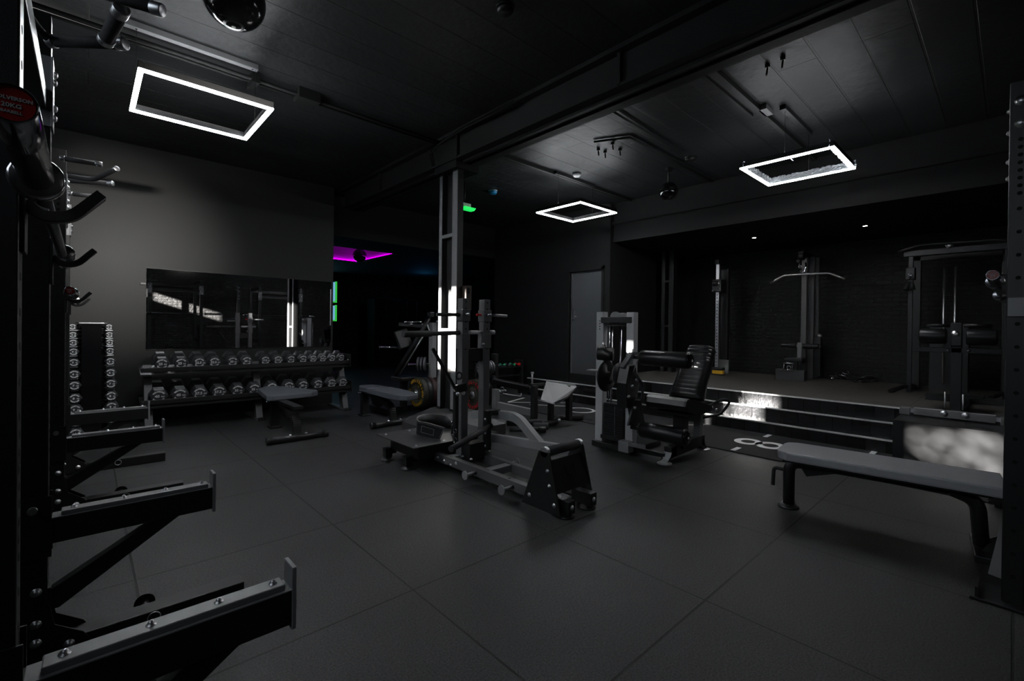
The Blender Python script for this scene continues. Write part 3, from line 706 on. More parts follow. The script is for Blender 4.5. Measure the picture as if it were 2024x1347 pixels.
# platform
part('platform_top', mb('tread').box(2.10, 3.52, .228, 3.08, 4.22, .238, .002), t)
part('platform_skirt', mb('powder').box(2.20, 3.60, .10, 2.98, 4.12, .228, .003), t)
for x, y in ((2.16, 3.72), (2.16, 4.10), (3.02, 3.72), (3.02, 4.10)):
    part('foot_stub', mb('powder').box(x-.035, y-.035, .03, x+.035 if x < 2.5 else x+.035, y+.035, .12, .004).box(x, y-.03, .06, 2.24 if x < 2.5 else 2.94, y+.03, .11, .003), t)
    part('foot', mb('rubber').lathe((x, y, 0), (0, 0, 1), [(0, 0), (.062, 0), (.064, .008), (.05, .014), (.035, .03), (0, .03)], 28), t)
for x, y in ((2.16, 3.58), (2.16, 4.14), (2.46, 3.58), (3.0, 3.60), (2.42, 4.14)): bolt(t, (x, y, .238), (0, 0, 1), .009)
# uprights with holes, sleeves and handles
for x in (2.509, 2.762):
    u = mb('gunmetal').box(x, 3.38, .08, x+.072, 3.46, 1.56, .004); u.m('hole')
    for i in range(8):
        z = 1.53-i*.062
        u.cyl((x+.036, 3.3795, z), (x+.036, 3.382, z), .0085, seg=10)
    part('upright', u, t)
    for z0, z1 in ((1.35, 1.46), (1.10, 1.24)):
        part('sleeve', mb('gunmetal').box(x-.008, 3.372, z0, x+.082, 3.468, z1, .003), t)
    part('sleeve_pin', mb('chrome').cyl((x+.02, 3.372, 1.415), (x+.02, 3.33, 1.415), .008).ball((x+.02, 3.325, 1.415), .012, 12).ring((x+.055, 3.36, 1.41), (0, 1, 0), .012, .002, 14), t)
part('upright_tie', mb('powder').box(2.575, 3.40, .98, 2.765, 3.45, 1.10, .004), t)
bolt(t, (2.75, 3.376, 1.14), (0, -1, 0), .011)
part('upper_handle', mb('foam').cyl((2.258, 3.42, 1.405), (2.52, 3.42, 1.41), .016), t)
part('upper_handle', mb('steel').cyl((2.84, 3.42, 1.414), (3.08, 3.42, 1.413), .014), t)
part('lower_handle', mb('foam').tube([(1.945, 3.42, 1.232), (1.99, 3.42, 1.232), (2.5, 3.42, 1.245)], .020), t)
part('handle_grip', mb('foam').tube([(1.93, 3.42, 1.232), (1.96, 3.42, 1.232), (2.2, 3.42, 1.238)], .027, 18), t)
part('white_handle_end', mb('white').rcyl((2.62, 3.42, 1.25), (2.72, 3.42, 1.25), .019, .006).cyl((2.72, 3.42, 1.25), (2.76, 3.42, 1.25), .015), t)
part('lower_handle', mb('steel').rcyl((2.83, 3.42, 1.25), (2.92, 3.42, 1.25), .022, .006), t)
part('red_knob', mb('redl').rcyl((2.695, 3.42, 1.415), (2.755, 3.42, 1.415), .011, .004), t)
# swinging arm and lever
part('cable_arm', mb('powder').bar((2.205, 3.40, 1.11), (2.45, 3.40, .74), .028, .024), t)
part('arm_hook', mb('powder').bar((2.44, 3.38, .74), (2.54, 3.36, .76), .05, .07).ring((2.46, 3.36, .86), (0, 1, 0), .03, .008), t)
part('cable_post', mb('powder').box(2.425, 3.36, .26, 2.462, 3.40, .72, .003), t)
bolt(t, (2.444, 3.355, .70), (-.3, -1, 0), .012); bolt(t, (2.51, 3.355, .70), (-.3, -1, 0), .012)
lv = arcpts([(2.83, 3.62, .43), (2.83, 3.30, .485), (2.83, 3.02, .50), (2.83, 2.93, .47), (2.80, 2.64, .30)], .10, 6)
b = mb('steel')
for a, c in zip(lv, lv[1:]): b.bar(a, c, .055, .075, .0)
part('lever_arm', b, t)
part('lever_beam', mb('steel').bar((2.80, 3.40, .26), (2.80, 2.30, .345), .055, .07, .004), t)
part('lever_link', mb('powder').bar((2.70, 3.24, .52), (2.83, 3.24, .515), .06, .05).bar((2.70, 3.24, .54), (2.70, 3.24, .18), .05, .05), t)
for z in (.22, .34, .46): bolt(t, (2.675, 3.24, z), (-1, -.2, 0), .011)
part('foot_roller', mb('foam').cyl((2.14, 3.02, .325), (2.72, 3.22, .40), .026), t)
part('lever_pivot', mb('powder').box(2.50, 3.24, .10, 2.68, 3.36, .26, .004), t)
part('carabiner', mb('chrome').ring((2.43, 3.37, .37), (1, .3, 0), .018, .004, 14).ring((2.43, 3.37, .33), (.2, 1, 0), .018, .004, 14).ring((2.43, 3.37, .29), (1, .3, 0), .018, .004, 14).ring((2.44, 3.37, .255), (.2, 1, 0), .018, .004, 14), t)

# leather dip belt standing on the platform
t = thing('squat_belt', 'wide black leather squat belt coiled on the tread plate', 'belt', (2.55, 3.93, .238))
def strap(pts, z0, z1, th=.007, m_='leather'):
    b = mb(m_); n = len(pts); P_ = [V((p[0], p[1], 0)) for p in pts]
    nr = []
    for i in range(n):
        d = (P_[min(i+1, n-1)]-P_[max(i-1, 0)]).normalized(); nr.append(V((-d.y, d.x, 0))*th)
    rows = [[b.b.verts.new(P_[i]+V((0, 0, z0[i]))), b.b.verts.new(P_[i]+nr[i]+V((0, 0, z0[i]))), b.b.verts.new(P_[i]+nr[i]+V((0, 0, z1[i]))), b.b.verts.new(P_[i]+V((0, 0, z1[i])))] for i in range(n)]
    for A, B in zip(rows, rows[1:]):
        for j in range(4): b._f([A[j], A[(j+1) % 4], B[(j+1) % 4], B[j]], True)
    b._f(rows[0]); b._f(rows[-1][::-1]); return b
N_ = 30; pts = []
for i in range(N_+1):
    a = math.radians(228-300*i/N_); pts.append((2.60+.20*math.cos(a), 3.92+.17*math.sin(a)))
z0 = [.239]*(N_+1); hgt = [.10+.06*math.sin(PI*min(1, i/N_*1.3)) for i in range(N_+1)]
z1 = [.238+h_ for h_ in hgt]
part('belt_band', strap(pts, z0, z1), t)
fx, fy = V((2.36, 3.80, 0)), V((2.475, 3.665, 0))
d = (fy-fx); u = d.normalized(); nn = V((u.y, -u.x, 0))
def onp(a, z): return fx+d*a+V((0, 0, z))
part('front_panel', mb('leather').prism([onp(-.25, .27), onp(.6, .239), onp(1.0, .239), onp(1.25, .345), onp(.3, .385), onp(-.25, .395)], nn*.010, .002), t)
sq = mb('stitch'); q = [onp(-.05, .295), onp(.62, .268), onp(.66, .325), onp(-.02, .355)]
q = [p+nn*.0115 for p in q]
for a, c in zip(q, q[1:]+q[:1]): sq.bar(a, c, .0022, .0012, 0, upv=nn)
q2 = [onp(-.22, .385)+nn*.0115, onp(.3, .372)+nn*.0115, onp(1.2, .336)+nn*.0115, onp(.97, .25)+nn*.0115]
for a, c in zip(q2, q2[1:]): sq.bar(a, c, .002, .0012, 0, upv=nn)
part('stitching', sq, t, label='light grey stitching')
part('ring', mb('chrome').ring((2.70, 3.78, .34), (0, 1, .2), .022, .004, 16), t)

# ================================================================== LEG EXTENSION / CURL MACHINE
t = thing('leg_extension_machine', 'black leg extension and curl machine with padded seat and rollers', 'exercise machine', (4.4, 2.6, 0))
u = mb('pale').box(4.19, 3.06, 0, 4.27, 3.155, 1.485, .004); u.m('hole')
for i in range(4): u.cyl((4.1895, 3.108, 1.385-.03*i), (4.193, 3.108, 1.385-.03*i), .0075, seg=10)
part('tower_upright', u, t)
part('tower_upright', mb('pale').box(4.19, 2.675, .02, 4.27, 2.765, 1.475, .004), t)
part('tower_top', mb('powder').box(4.18, 2.70, 1.36, 4.30, 3.09, 1.425, .004).box(4.19, 2.76, 1.33, 4.29, 3.05, 1.34), t)
part('pulley', mb('plastic').cyl((4.21, 2.93, 1.43), (4.24, 2.93, 1.43), .055, seg=24).box(4.20, 2.80, 1.42, 4.25, 2.90, 1.47, .004), t)
for y in (2.995, 2.88): part('guide_rod', mb('chrome').cyl((4.26, y, .12), (4.26, y, 1.34), .011), t)
part('guide_rod', mb('chrome').cyl((4.33, 3.08, .5), (4.33, 3.08, 1.34), .008), t)
ws = mb('powder')
for i in range(15): ws.box(4.20, 2.79, .10+.026*i, 4.33, 3.05, .122+.026*i, .002)
part('weight_stack', ws, t)
part('stack_pin_holes', mb('satin').box(4.197, 2.90, .12, 4.2, 2.905, .46), t)
part('tower_base', mb('powder').box(4.15, 2.66, 0, 4.75, 3.17, .06, .005).box(4.16, 2.78, .10, 4.30, 3.06, .14, .003), t)
part('foot_cap', mb('satin').box(4.27, 3.07, 0, 4.33, 3.15, .012, .003), t)
# pivot, cam and levers
part('cam', mb('powder').lathe((4.02, 2.90, .80), (0, -1, 0), [(0, 0), (.15, 0), (.16, .006), (.16, .018), (.15, .024), (.05, .024), (.05, .05), (0, .05)], 36), t)
part('counterweight', mb('powder').rcyl((3.98, 2.98, 1.04), (4.06, 2.83, 1.03), .072, .01, 28), t)
part('counterweight_arm', mb('powder').bar((4.04, 2.90, 1.0), (4.08, 2.88, .72), .05, .06), t)
part('adjust_handle', mb('powder').tube([(4.0, 2.86, .98), (3.98, 2.90, 1.14)], .014).m('satin').rcyl((3.982, 2.896, 1.13), (3.978, 2.905, 1.155), .018, .003), t)
part('shelf_tab', mb('steel').box(4.08, 3.06, .83, 4.19, 3.20, .845, .003), t)
part('range_plate', mb('gunmetal').lathe((4.10, 2.80, .83), (0, -1, 0), [(0, 0), (.11, 0), (.11, .008), (0, .008)], 30), t)
part('pivot_housing', mb('powder').prism([(4.0, 2.62, .50), (4.16, 2.62, .50), (4.22, 2.62, .72), (4.15, 2.62, .93), (4.04, 2.62, .93), (3.98, 2.62, .75)], (0, .12, 0), .01), t)
part('roller_arm', mb('gunmetal').bar((4.02, 2.70, .90), (4.14, 2.66, 1.05), .075, .03).bar((4.14, 2.66, 1.05), (4.16, 2.60, 1.05), .04, .03), t)
part('roller_arm', mb('satin').tube([(4.10, 2.62, .86), (4.19, 2.60, 1.03)], .006), t)
part('lower_arm', mb('powder').bar((4.06, 2.66, .78), (4.14, 2.62, .30), .05, .07), t)
part('brace_plate', mb('powder').prism([(4.0, 2.60, .33), (4.3, 2.60, .33), (4.22, 2.60, .58), (4.12, 2.60, .60)], (0, .02, 0)), t)
part('link_loop', mb('powder').tube(arcpts([(4.12, 2.60, .84), (4.2, 2.56, .72), (4.16, 2.56, .56), (4.08, 2.6, .58)], .05), .014), t)
for p in ((4.0, 2.60, .62), (4.06, 2.60, .72), (4.14, 2.60, .78), (4.1, 2.59, .50)): bolt(t, p, (-.5, -1, 0), .012)
part('red_marker', mb('redl').bar((4.0, 2.66, .60), (4.0, 2.65, .64), .012, .012), t)
part('foot_pedal', mb('steel').bar((4.02, 2.62, .14), (4.12, 2.48, .12), .06, .03).box(4.0, 2.6, .05, 4.1, 2.72, .16, .005), t)
def roller(name, y0, y1, x, z, R):
    part(name, mb('vinyl').rcyl((x, y0, z), (x, y1, z), R, .02, 32), t)
    part('roller_disc', mb('gloss').lathe((x, y1+.002, z), (0, -1, 0), [(0, 0), (R*.88, 0), (R*.85, .008), (R*.6, .012), (R*.3, .008), (R*.28, .02), (0, .02)], 28), t)
    bolt(t, (x, y1-.015, z), (0, -1, 0), .012)
roller('top_roller', 2.555, 2.04, 4.15, 1.01, .078)
roller('bottom_roller', 2.54, 2.06, 4.14, .285, .080)
part('roller_axle', mb('powder').cyl((4.15, 2.66, 1.01), (4.15, 2.55, 1.01), .018), t)
part('roller_axle', mb('powder').cyl((4.14, 2.66, .285), (4.14, 2.53, .285), .018), t)
# seat with rounded front, backrest with stitched panels
prof = [(4.18, .52), (4.155, .57), (4.17, .62), (4.21, .64), (4.26, .635), (4.34, .60), (4.62, .545), (4.74, .53), (4.76, .49), (4.70, .46), (4.35, .48)]
part('seat', mb('vinyl').prism([(x, 2.08, z) for x, z in prof], (0, .44, 0), .022), t)
part('seat_pan', mb('powder').box(4.32, 2.13, .44, 4.68, 2.47, .475, .005), t)
def backrest():
    b = mb('vinyl'); c0, c1 = V((4.66, 2.335, .575)), V((5.02, 2.335, 1.115)); ax = (c1-c0); L_ = ax.length; ax.normalize(); nrm = V((-ax.z, 0, ax.x))
    n = 65; rows = []
    for i in range(n+1):
        s = i/n; w_ = .225 if s < .15 else .225-.02*(s-.15); w_ = (.185-.035*s)
        if s > .93: w_ *= math.sqrt(max(.05, 1-((s-.93)/.07)**2*.5))
        groove = .013 if i % 5 == 0 and i > 3 else 0
        bulge = .045
        row = []
        for j in range(13):
            v = -1+2*j/12; dd = bulge*(1-abs(v)**6)**.5 if abs(v) < 1 else 0
            side = .008 if abs(v) > .62 and s < .7 else 0
            if abs(abs(v)-.6) < .05 and s < .7: dd -= .008
            g = groove if abs(v) < .6 or s > .7 else 0
            endf = 1 if .02 < s < .98 else .55
            row.append(c0+ax*L_*s+V((0, 1, 0))*w_*v+nrm*((dd+side-g)*endf+.01))
        rows.append([b.b.verts.new(p) for p in row]+[b.b.verts.new(c0+ax*L_*s+V((0, 1, 0))*w_*v-nrm*.03) for v in (1, -1)])
    for A, B in zip(rows, rows[1:]):
        m_ = len(A)
        for j in range(m_): b._f([A[j], A[(j+1) % m_], B[(j+1) % m_], B[j]], True)
    b._f(rows[0][::-1]); b._f(rows[-1]); return b
part('backrest', backrest(), t, label='ribbed stitched backrest')
bc = mb('stitch')
c0, c1 = V((4.66, 2.28, .575)), V((5.02, 2.28, 1.125)); ax = c1-c0; nrm = V((-ax.z, 0, ax.x)).normalized()
part('back_frame', mb('steel').bar((4.83, 2.28, .08), (4.86, 2.28, .55), .07, .09, .006).bar((4.86, 2.28, .50), (5.06, 2.28, .98), .05, .05), t)
part('seat_post', mb('powder').box(4.40, 2.22, .10, 4.50, 2.34, .50, .005).box(4.42, 2.2, .42, 4.9, 2.36, .47, .004), t)
part('base_beam', mb('powder').bar((4.20, 2.28, .095), (4.92, 2.28, .115), .08, .11, .006), t)
part('front_leg', mb('steel').prism([(4.08, 2.24, .01), (4.16, 2.24, .01), (4.22, 2.24, .14), (4.30, 2.24, .145), (4.30, 2.24, .05), (4.24, 2.24, .04), (4.20, 2.24, .06)][:5], (0, .08, 0), .003), t)
part('rear_leg', mb('powder').prism([(4.86, 2.24, .15), (4.98, 2.24, .01), (4.90, 2.24, .01), (4.84, 2.24, .06)], (0, .08, 0), .003), t)
for x in (4.12, 4.95): part('foot_plate', mb('satin' if x > 4.5 else 'steel').lathe((x, 2.27, 0), (0, 0, 1), [(0, 0), (.07, 0), (.07, .008), (.04, .016), (0, .016)], 24), t)
part('link_beam', mb('powder').bar((4.20, 2.70, .05), (4.20, 2.30, .06), .045, .045), t)
part('side_handle', mb('foam').tube(arcpts([(4.66, 2.10, .52), (4.80, 2.0, .60), (4.93, 1.98, .56), (4.88, 2.06, .42), (4.66, 2.14, .40)], .06), .013), t)
part('side_handle', mb('foam').tube(arcpts([(4.52, 2.55, .50), (4.60, 2.62, .40), (4.75, 2.60, .36), (4.80, 2.45, .36)], .06), .013), t)
part('seat_knob', mb('chrome').ball((4.70, 2.03, .49), .018), t)

# ================================================================== MACHINES BEHIND THE COLUMN
t = thing('shoulder_press_machine', 'plate loaded press machine with lever arms left of the column', 'exercise machine', (3.7, 6.3, 0))
part('main_upright', mb('steel').box(3.84, 5.93, .02, 3.92, 6.03, 1.36, .005), t)
part('bent_frame', mb('satin').tube(arcpts([(3.80, 6.02, 1.36), (3.835, 5.985, 1.2), (3.87, 5.955, 1.05), (3.87, 5.955, .1)], .1), .014), t)
part('lever_arm', mb('powder').tube([(3.83, 5.99, 1.46), (3.72, 6.09, 1.16), (3.44, 6.34, .55)], .035), t)
part('lever_arm', mb('satin').tube([(3.79, 6.03, 1.23), (3.68, 6.12, .98), (3.50, 6.29, .57)], .012), t)
part('lever_head', mb('powder').box(3.80, 5.94, 1.44, 3.88, 6.02, 1.52, .01), t)
for a, c in (((3.55, 6.25, 1.36), (3.75, 6.07, 1.37)), ((3.27, 6.50, .98), (3.49, 6.30, .98)), ((3.90, 5.92, 1.38), (3.96, 5.87, 1.37))):
    part('weight_peg', mb('chrome').cyl(a, c, .016).rcyl(a, (a[0]+.012, a[1]-.011, a[2]), .024, .003), t)
part('peg_flange', mb('powder').rcyl((3.49, 6.30, .98), (3.505, 6.286, .98), .045, .004), t)
part('back_pad', mb('vinyl').bar((3.50, 6.30, 1.24), (3.57, 6.22, .98), .22, .05, .012, upv=(0, 1, 0)), t)
part('seat_pad', mb('vinyl').box(3.42, 6.12, .48, 3.70, 6.42, .54, .015), t)
part('seat_post', mb('powder').box(3.52, 6.22, .02, 3.60, 6.32, .48, .004), t)
part('base_frame', mb('powder').box(3.2, 6.0, .02, 3.28, 6.7, .09, .004).box(3.28, 6.25, .02, 3.95, 6.33, .09, .004).box(3.84, 5.85, .02, 3.92, 6.5, .09, .004), t)
part('cross_bar', mb('powder').bar((3.50, 6.33, 1.33), (3.84, 6.03, 1.30), .04, .05), t)
part('plate_peg', mb('chrome').cyl((3.60, 6.20, .72), (3.86, 5.97, .73), .017).rcyl((3.595, 6.205, .72), (3.607, 6.194, .72), .024, .003), t)
for p in ((3.62, 6.18, 1.33), (3.75, 6.06, 1.33)): bolt(t, p, (-1, -1, 0), .014)
def plate(name, label, c, d, R, th, m_='rubber', grp=None, face=None, txt=None, spokes=False):
    d = V(d).normalized(); x, y, z = frame_of(d)
    t = thing(name, label, 'weight plate', c, 0, grp)
    hub = .027
    prof = [(hub, 0), (R*.42, 0), (R*.44, th*.12), (R*.60, th*.12), (R*.62, 0), (R*.97, 0), (R, th*.12), (R, th*.88), (R*.97, th), (hub, th), (hub, 0)]
    part('disc', mb(m_).lathe(c, d, prof, 44), t)
    part('hub', mb('satin').lathe(c, d, [(hub*.95, -.002), (hub*2, -.002), (hub*2, .004), (hub*.95, .004), (hub*.95, -.002)], 24), t)
    if txt:
        # text faces -d
        n = -d; upv = V((0, 0, 1)); rx = upv.cross(n).normalized(); uy = n.cross(rx)
        q = Matrix(((rx.x, uy.x, n.x, c[0]+n.x*.0015), (rx.y, uy.y, n.y, c[1]+n.y*.0015), (rx.z, uy.z, n.z, c[2]+n.z*.0015), (0, 0, 0, 1)))
        q = q @ Matrix.Rotation(math.radians(-35), 4, 'Z')
        it = arc_text('WOLVERSON', R*.80, R*.26, -75, 62, .0035)+arc_text('WOLVERSON', R*.80, R*.26, 240, 112, .0035, True)
        it += [('15', R*.30, .0035, Matrix.Rotation(math.radians(-92), 4, 'Z') @ Matrix.Translation((0, R*.78, 0)))]
        it.append(('V', R*.14, .002, Matrix.Translation((0, R*.52, 0))))
        it.append(('V', R*.14, .002, Matrix.Translation((0, -R*.52, 0))))
        part('lettering', join_glyphs([(a, s, bo, q @ m_) for a, s, bo, m_ in it], txt), t, label=('yellow' if txt == 'yel' else 'red')+' lettering around the face')
    return t
# storage pegs carrying bumper plates
PG = 'bumper plates stacked on the storage pegs'
t = thing('plate_storage_frame', 'low black frame with pegs holding the bumper plates', 'plate rack', (4.0, 5.9, 0))
part('peg', mb('chrome').cyl((3.57, 5.98, .315), (4.75, 5.98, .315), .024), t)
part('post', mb('powder').box(3.98, 5.94, 0, 4.04, 6.02, .42, .004), t)
part('post', mb('powder').box(4.62, 5.92, 0, 4.70, 6.02, .42, .004), t)
part('foot_beam', mb('powder').box(3.98, 5.6, 0, 4.04, 6.4, .05, .004).box(4.62, 5.6, 0, 4.70, 6.4, .05, .004), t)
DX = (1, 0, 0)
plate('bumper_plate', 'black bumper plate with yellow lettering, outermost behind the bench', (3.60, 5.98, .315), DX, .225, .085, 'bumper', PG, txt='yel')
plate('bumper_plate', 'plain dark bumper plate, directly behind the yellow lettered plate', (3.69, 5.98, .315), DX, .222, .075, 'rubber', PG)
plate('bumper_plate', 'red flecked bumper plate, third from the peg end', (3.77, 5.98, .315), DX, .222, .085, 'bumpr', PG)
plate('bumper_plate', 'dark red bumper plate, innermost by the post', (3.86, 5.98, .315), DX, .222, .085, 'bumpr', PG)
# red lettered plates right of the column
t = thing('plate_storage_frame', 'frame with plates seen between the belt squat uprights', 'plate rack', (4.5, 5.45, 0))
part('peg', mb('chrome').cyl((4.10, 5.30, .315), (4.75, 5.30, .315), .024).rcyl((4.75, 5.30, .315), (4.77, 5.30, .315), .03, .004), t)
part('post', mb('powder').box(4.52, 5.26, 0, 4.58, 5.36, .9, .004), t)
part('upper_peg', mb('chrome').cyl((4.20, 5.30, .70), (4.75, 5.30, .70), .02), t)
part('foot_beam', mb('powder').box(4.52, 5.0, 0, 4.58, 5.6, .05, .004), t)
plate('bumper_plate', 'black bumper plate with red lettering between the belt squat uprights', (4.12, 5.30, .315), DX, .225, .075, 'bumper', PG, txt='redp')
plate('bumper_plate', 'dark red bumper plate behind the red lettered plate', (4.20, 5.30, .315), DX, .222, .085, 'bumpr', PG)
plate('bumper_plate', 'thin black bumper plate nearest the post', (4.29, 5.30, .315), DX, .20, .08, 'rubber', PG)
SG = 'small iron plates on the upper pegs'
for i in range(5):
    plate('iron_plate', f'small iron plate, {ORD[i]} from the left on the peg between the belt squat uprights', (4.26+.045*i, 5.30, .70), DX, .10, .035, 'iron', SG)
for i, lb in enumerate(('small grey iron plate in front on the press machine peg', 'small grey iron plate in the middle of the press machine peg', 'small grey iron plate at the back of the press machine peg')):
    plate('iron_plate', lb, (3.70+.036*i, 6.11-.033*i, .73), (1, -.91, 0), .108, .03, 'iron', SG)

# adjustable decline machine and foot plate bench (right of the belt squat)
t = thing('glute_bench', 'low padded bench machine behind the belt squat, with upright chrome grips', 'exercise machine', (4.4, 4.9, 0))
part('main_beam', mb('steel').bar((3.93, 4.53, .29), (4.30, 4.20, .19), .08, .09, .005), t)
part('post', mb('steel').box(3.88, 4.50, .02, 3.95, 4.58, .50, .005), t)
part('post_foot', mb('rubber').rcyl((3.915, 4.54, 0), (3.915, 4.54, .025), .07, .005), t)
part('pad', mb('vinyl').bar((4.20, 4.95, .55), (4.60, 4.62, .45), .26, .07, .015), t)
part('pad_end', mb('vinyl').bar((4.60, 4.62, .45), (4.68, 4.55, .37), .24, .06, .015), t)
part('grip', mb('satin').cyl((4.62, 5.46, .74), (4.62, 5.46, .58), .012).rcyl((4.62, 5.46, .73), (4.62, 5.46, .76), .022, .003), t)
part('grip_mount', mb('powder').bar((4.62, 5.46, .57), (4.30, 4.96, .52), .05, .05).box(4.28, 4.94, .1, 4.34, 5.0, .52, .004), t)
part('foot_tube', mb('powder').cyl((3.80, 4.14, .06), (4.10, 3.88, .06), .03).rcyl((4.06, 3.90, .06), (4.13, 3.85, .06), .036, .006), t)
part('foot_beam', mb('powder').bar((4.34, 5.0, .05), (4.28, 4.20, .05), .06, .06).bar((4.28, 4.2, .05), (3.92, 4.54, .05), .05, .05), t)
part('roller', mb('foam').cyl((4.0, 4.18, .12), (4.22, 4.0, .12), .03), t)
part('adjust_pin', mb('chrome').ring((3.99, 4.50, .50), (1, 1, 0), .022, .004, 14).ball((3.95, 4.50, .47), .015), t)
part('wire_hook', mb('satin').tube(arcpts([(4.02, 4.52, .44), (4.08, 4.46, .42), (4.20, 4.36, .40), (4.20, 4.36, .44)], .02), .006), t)
t = thing('foot_plate_bench', 'low machine with a slanted grey foot plate near the steps', 'exercise machine', (4.75, 4.2, 0))
P4 = [(4.73, 4.41, .56), (4.90, 4.04, .54), (4.91, 4.01, .51), (4.72, 4.01, .39), (4.51, 4.07, .32), (4.43, 4.23, .35)]
part('foot_plate', mb('plastic').prism(P4, (.02, .02, -.03), .004), t, label='slanted mid grey foot plate')
part('plate_edge_bar', mb('satin').cyl((4.40, 4.25, .345), (4.50, 4.04, .31), .009), t)
part('main_post', mb('powder').box(4.18, 4.10, .06, 4.25, 4.17, .56, .005), t)
part('post_arm', mb('powder').bar((4.20, 4.18, .565), (4.46, 4.20, .56), .06, .03), t)
part('grip', mb('satin').cyl((4.20, 4.16, .58), (4.20, 4.16, .72), .011).rcyl((4.20, 4.16, .71), (4.20, 4.16, .735), .02, .003), t)
part('support_post', mb('powder').box(4.50, 4.10, .04, 4.56, 4.17, .32, .004), t)
part('support_post', mb('powder').box(4.84, 4.08, .04, 4.91, 4.15, .52, .004), t)
part('base_tube', mb('powder').tube(arcpts([(4.22, 4.14, .05), (4.60, 4.10, .05), (4.85, 4.30, .05), (5.15, 4.10, .04)], .1), .035), t)
part('base_foot', mb('rubber').lathe((5.18, 4.08, 0), (0, 0, 1), [(0, 0), (.10, 0), (.10, .01), (.05, .02), (0, .02)], 28), t)
part('front_roller', mb('foam').rcyl((4.10, 4.04, .075), (4.25, 3.92, .075), .045, .008), t)
for p in ((4.55, 4.0, .10), (4.22, 4.08, .12)): bolt(t, p, (-.5, -1, 0), .013)

# small coloured dumbbells on a low rack far behind
t = thing('studio_dumbbell_rack', 'small low rack of coloured dumbbells far behind the machines', 'dumbbell rack', (5.8, 6.9, 0))
part('shelf', mb('powder').box(5.45, 6.95, .48, 6.75, 7.15, .50, .003).box(5.45, 7.0, .30, 6.75, 7.2, .32, .003), t)
for x in (5.47, 6.71): part('leg', mb('powder').box(x, 6.95, 0, x+.04, 7.2, .62, .003), t)
cols = ['redl', 'redl', 'iron', 'redl', 'iron', 'green', 'iron', 'green', 'redl']
for i, c_ in enumerate(cols):
    x = 5.54+i*.14; nm = dict(redl='red', iron='grey', green='green')[c_]
    o = thing('vinyl_dumbbell', f'small {nm} dumbbell, {ORD[i]} from the left on the low far rack', 'dumbbell', (x, 7.05, .535), 0, 'coloured dumbbells on the far rack')
    mm = 'redl' if c_ == 'redl' else ('iron' if c_ == 'iron' else 'scr_dim')
    if mm == 'scr_dim' and 'gvin' not in M: M['gvin'] = mat('green_vinyl', (.02, .35, .15), .4)
    mm = 'gvin' if mm == 'scr_dim' else mm
    for yy in (6.99, 7.11): part('head', mb(mm).ball((x, yy, .535), .034, 14), o)
    part('handle', mb(mm).cyl((x, 7.0, .535), (x, 7.1, .535), .012), o)

# ================================================================== STAGE EQUIPMENT
t = thing('lat_pulldown_machine', 'black lat pulldown machine with a wide curved bar against the brick wall', 'exercise machine', (9.35, 2.5, .45))
part('front_upright', mb('gunmetal').box(9.30, 2.47, .45, 9.38, 2.55, 2.60, .004), t)
part('rear_upright', mb('gunmetal').box(9.46, 2.40, .45, 9.52, 2.50, 2.62, .004).box(9.60, 2.36, .45, 9.66, 2.42, 2.62, .004), t)
part('top_arm', mb('powder').box(9.05, 2.46, 2.60, 9.66, 2.54, 2.68, .004), t)
part('pulley', mb('powder').rcyl((9.1, 2.46, 2.60), (9.1, 2.54, 2.60), .07, .01), t)
part('chain', mb('chrome').ring((9.1, 2.55, 2.52), (1, 0, 0), .02, .006, 12).ring((9.1, 2.53, 2.47), (0, 1, 0), .02, .006, 12).ring((9.1, 2.52, 2.42), (1, 0, 0), .02, .006, 12).ring((9.1, 2.50, 2.37), (0, 1, 0), .02, .006, 12).ring((9.1, 2.49, 2.33), (1, 0, 0), .02, .006, 12), t)
part('snap_hook', mb('chrome').tube([(9.1, 2.44, 2.48), (9.1, 2.43, 2.40), (9.1, 2.45, 2.33), (9.1, 2.45, 2.29)], .012), t)
part('lat_bar', mb('satin').tube(arcpts([(9.1, 3.0, 2.16), (9.1, 2.775, 2.285), (9.1, 2.45, 2.285), (9.1, 2.09, 2.275), (9.1, 1.87, 2.16)], .05), .016), t)
part('bar_grip', mb('satin').tube([(9.1, 3.0, 2.16), (9.1, 2.83, 2.254)], .021), t)
part('bar_grip', mb('satin').tube([(9.1, 2.05, 2.254), (9.1, 1.87, 2.16)], .021), t)
part('thigh_roller', mb('vinyl').rcyl((9.1, 2.80, 1.05), (9.1, 2.56, 1.05), .045, .01), t)
part('thigh_roller', mb('vinyl').rcyl((9.1, 2.46, 1.045), (9.1, 2.22, 1.045), .045, .01), t)
part('roller_post', mb('steel').box(9.08, 2.48, .80, 9.13, 2.54, 1.1, .003).box(9.1, 2.2, 1.03, 9.12, 2.8, 1.06), t)
part('seat', mb('vinyl').box(8.92, 2.42, .78, 9.2, 2.70, .84, .015), t)
part('seat_post', mb('powder').box(9.02, 2.52, .45, 9.1, 2.6, .78, .004), t)
part('weight_stack', mb('powder').box(9.52, 2.30, .5, 9.62, 2.62, 1.2, .005), t)
bolt(t, (9.6, 2.34, 1.22), (-1, 0, 0), .03, 'satin', 'knob')
part('step_block', mb('tread').box(8.93, 2.385, .45, 9.05, 2.83, .63, .003), t, label='grey tread plate foot block')
part('row_handle', mb('chrome').tube([(8.9, 2.72, .75), (8.9, 2.53, .745)], .012).tube([(8.9, 2.70, .63), (8.9, 2.54, .628)], .012).tube([(8.9, 2.69, .75), (8.9, 2.69, .63)], .006).tube([(8.9, 2.56, .75), (8.9, 2.56, .63)], .006).ring((8.9, 2.61, .67), (1, 0, 0), .03, .006, 14), t, label='chrome cable row handle')

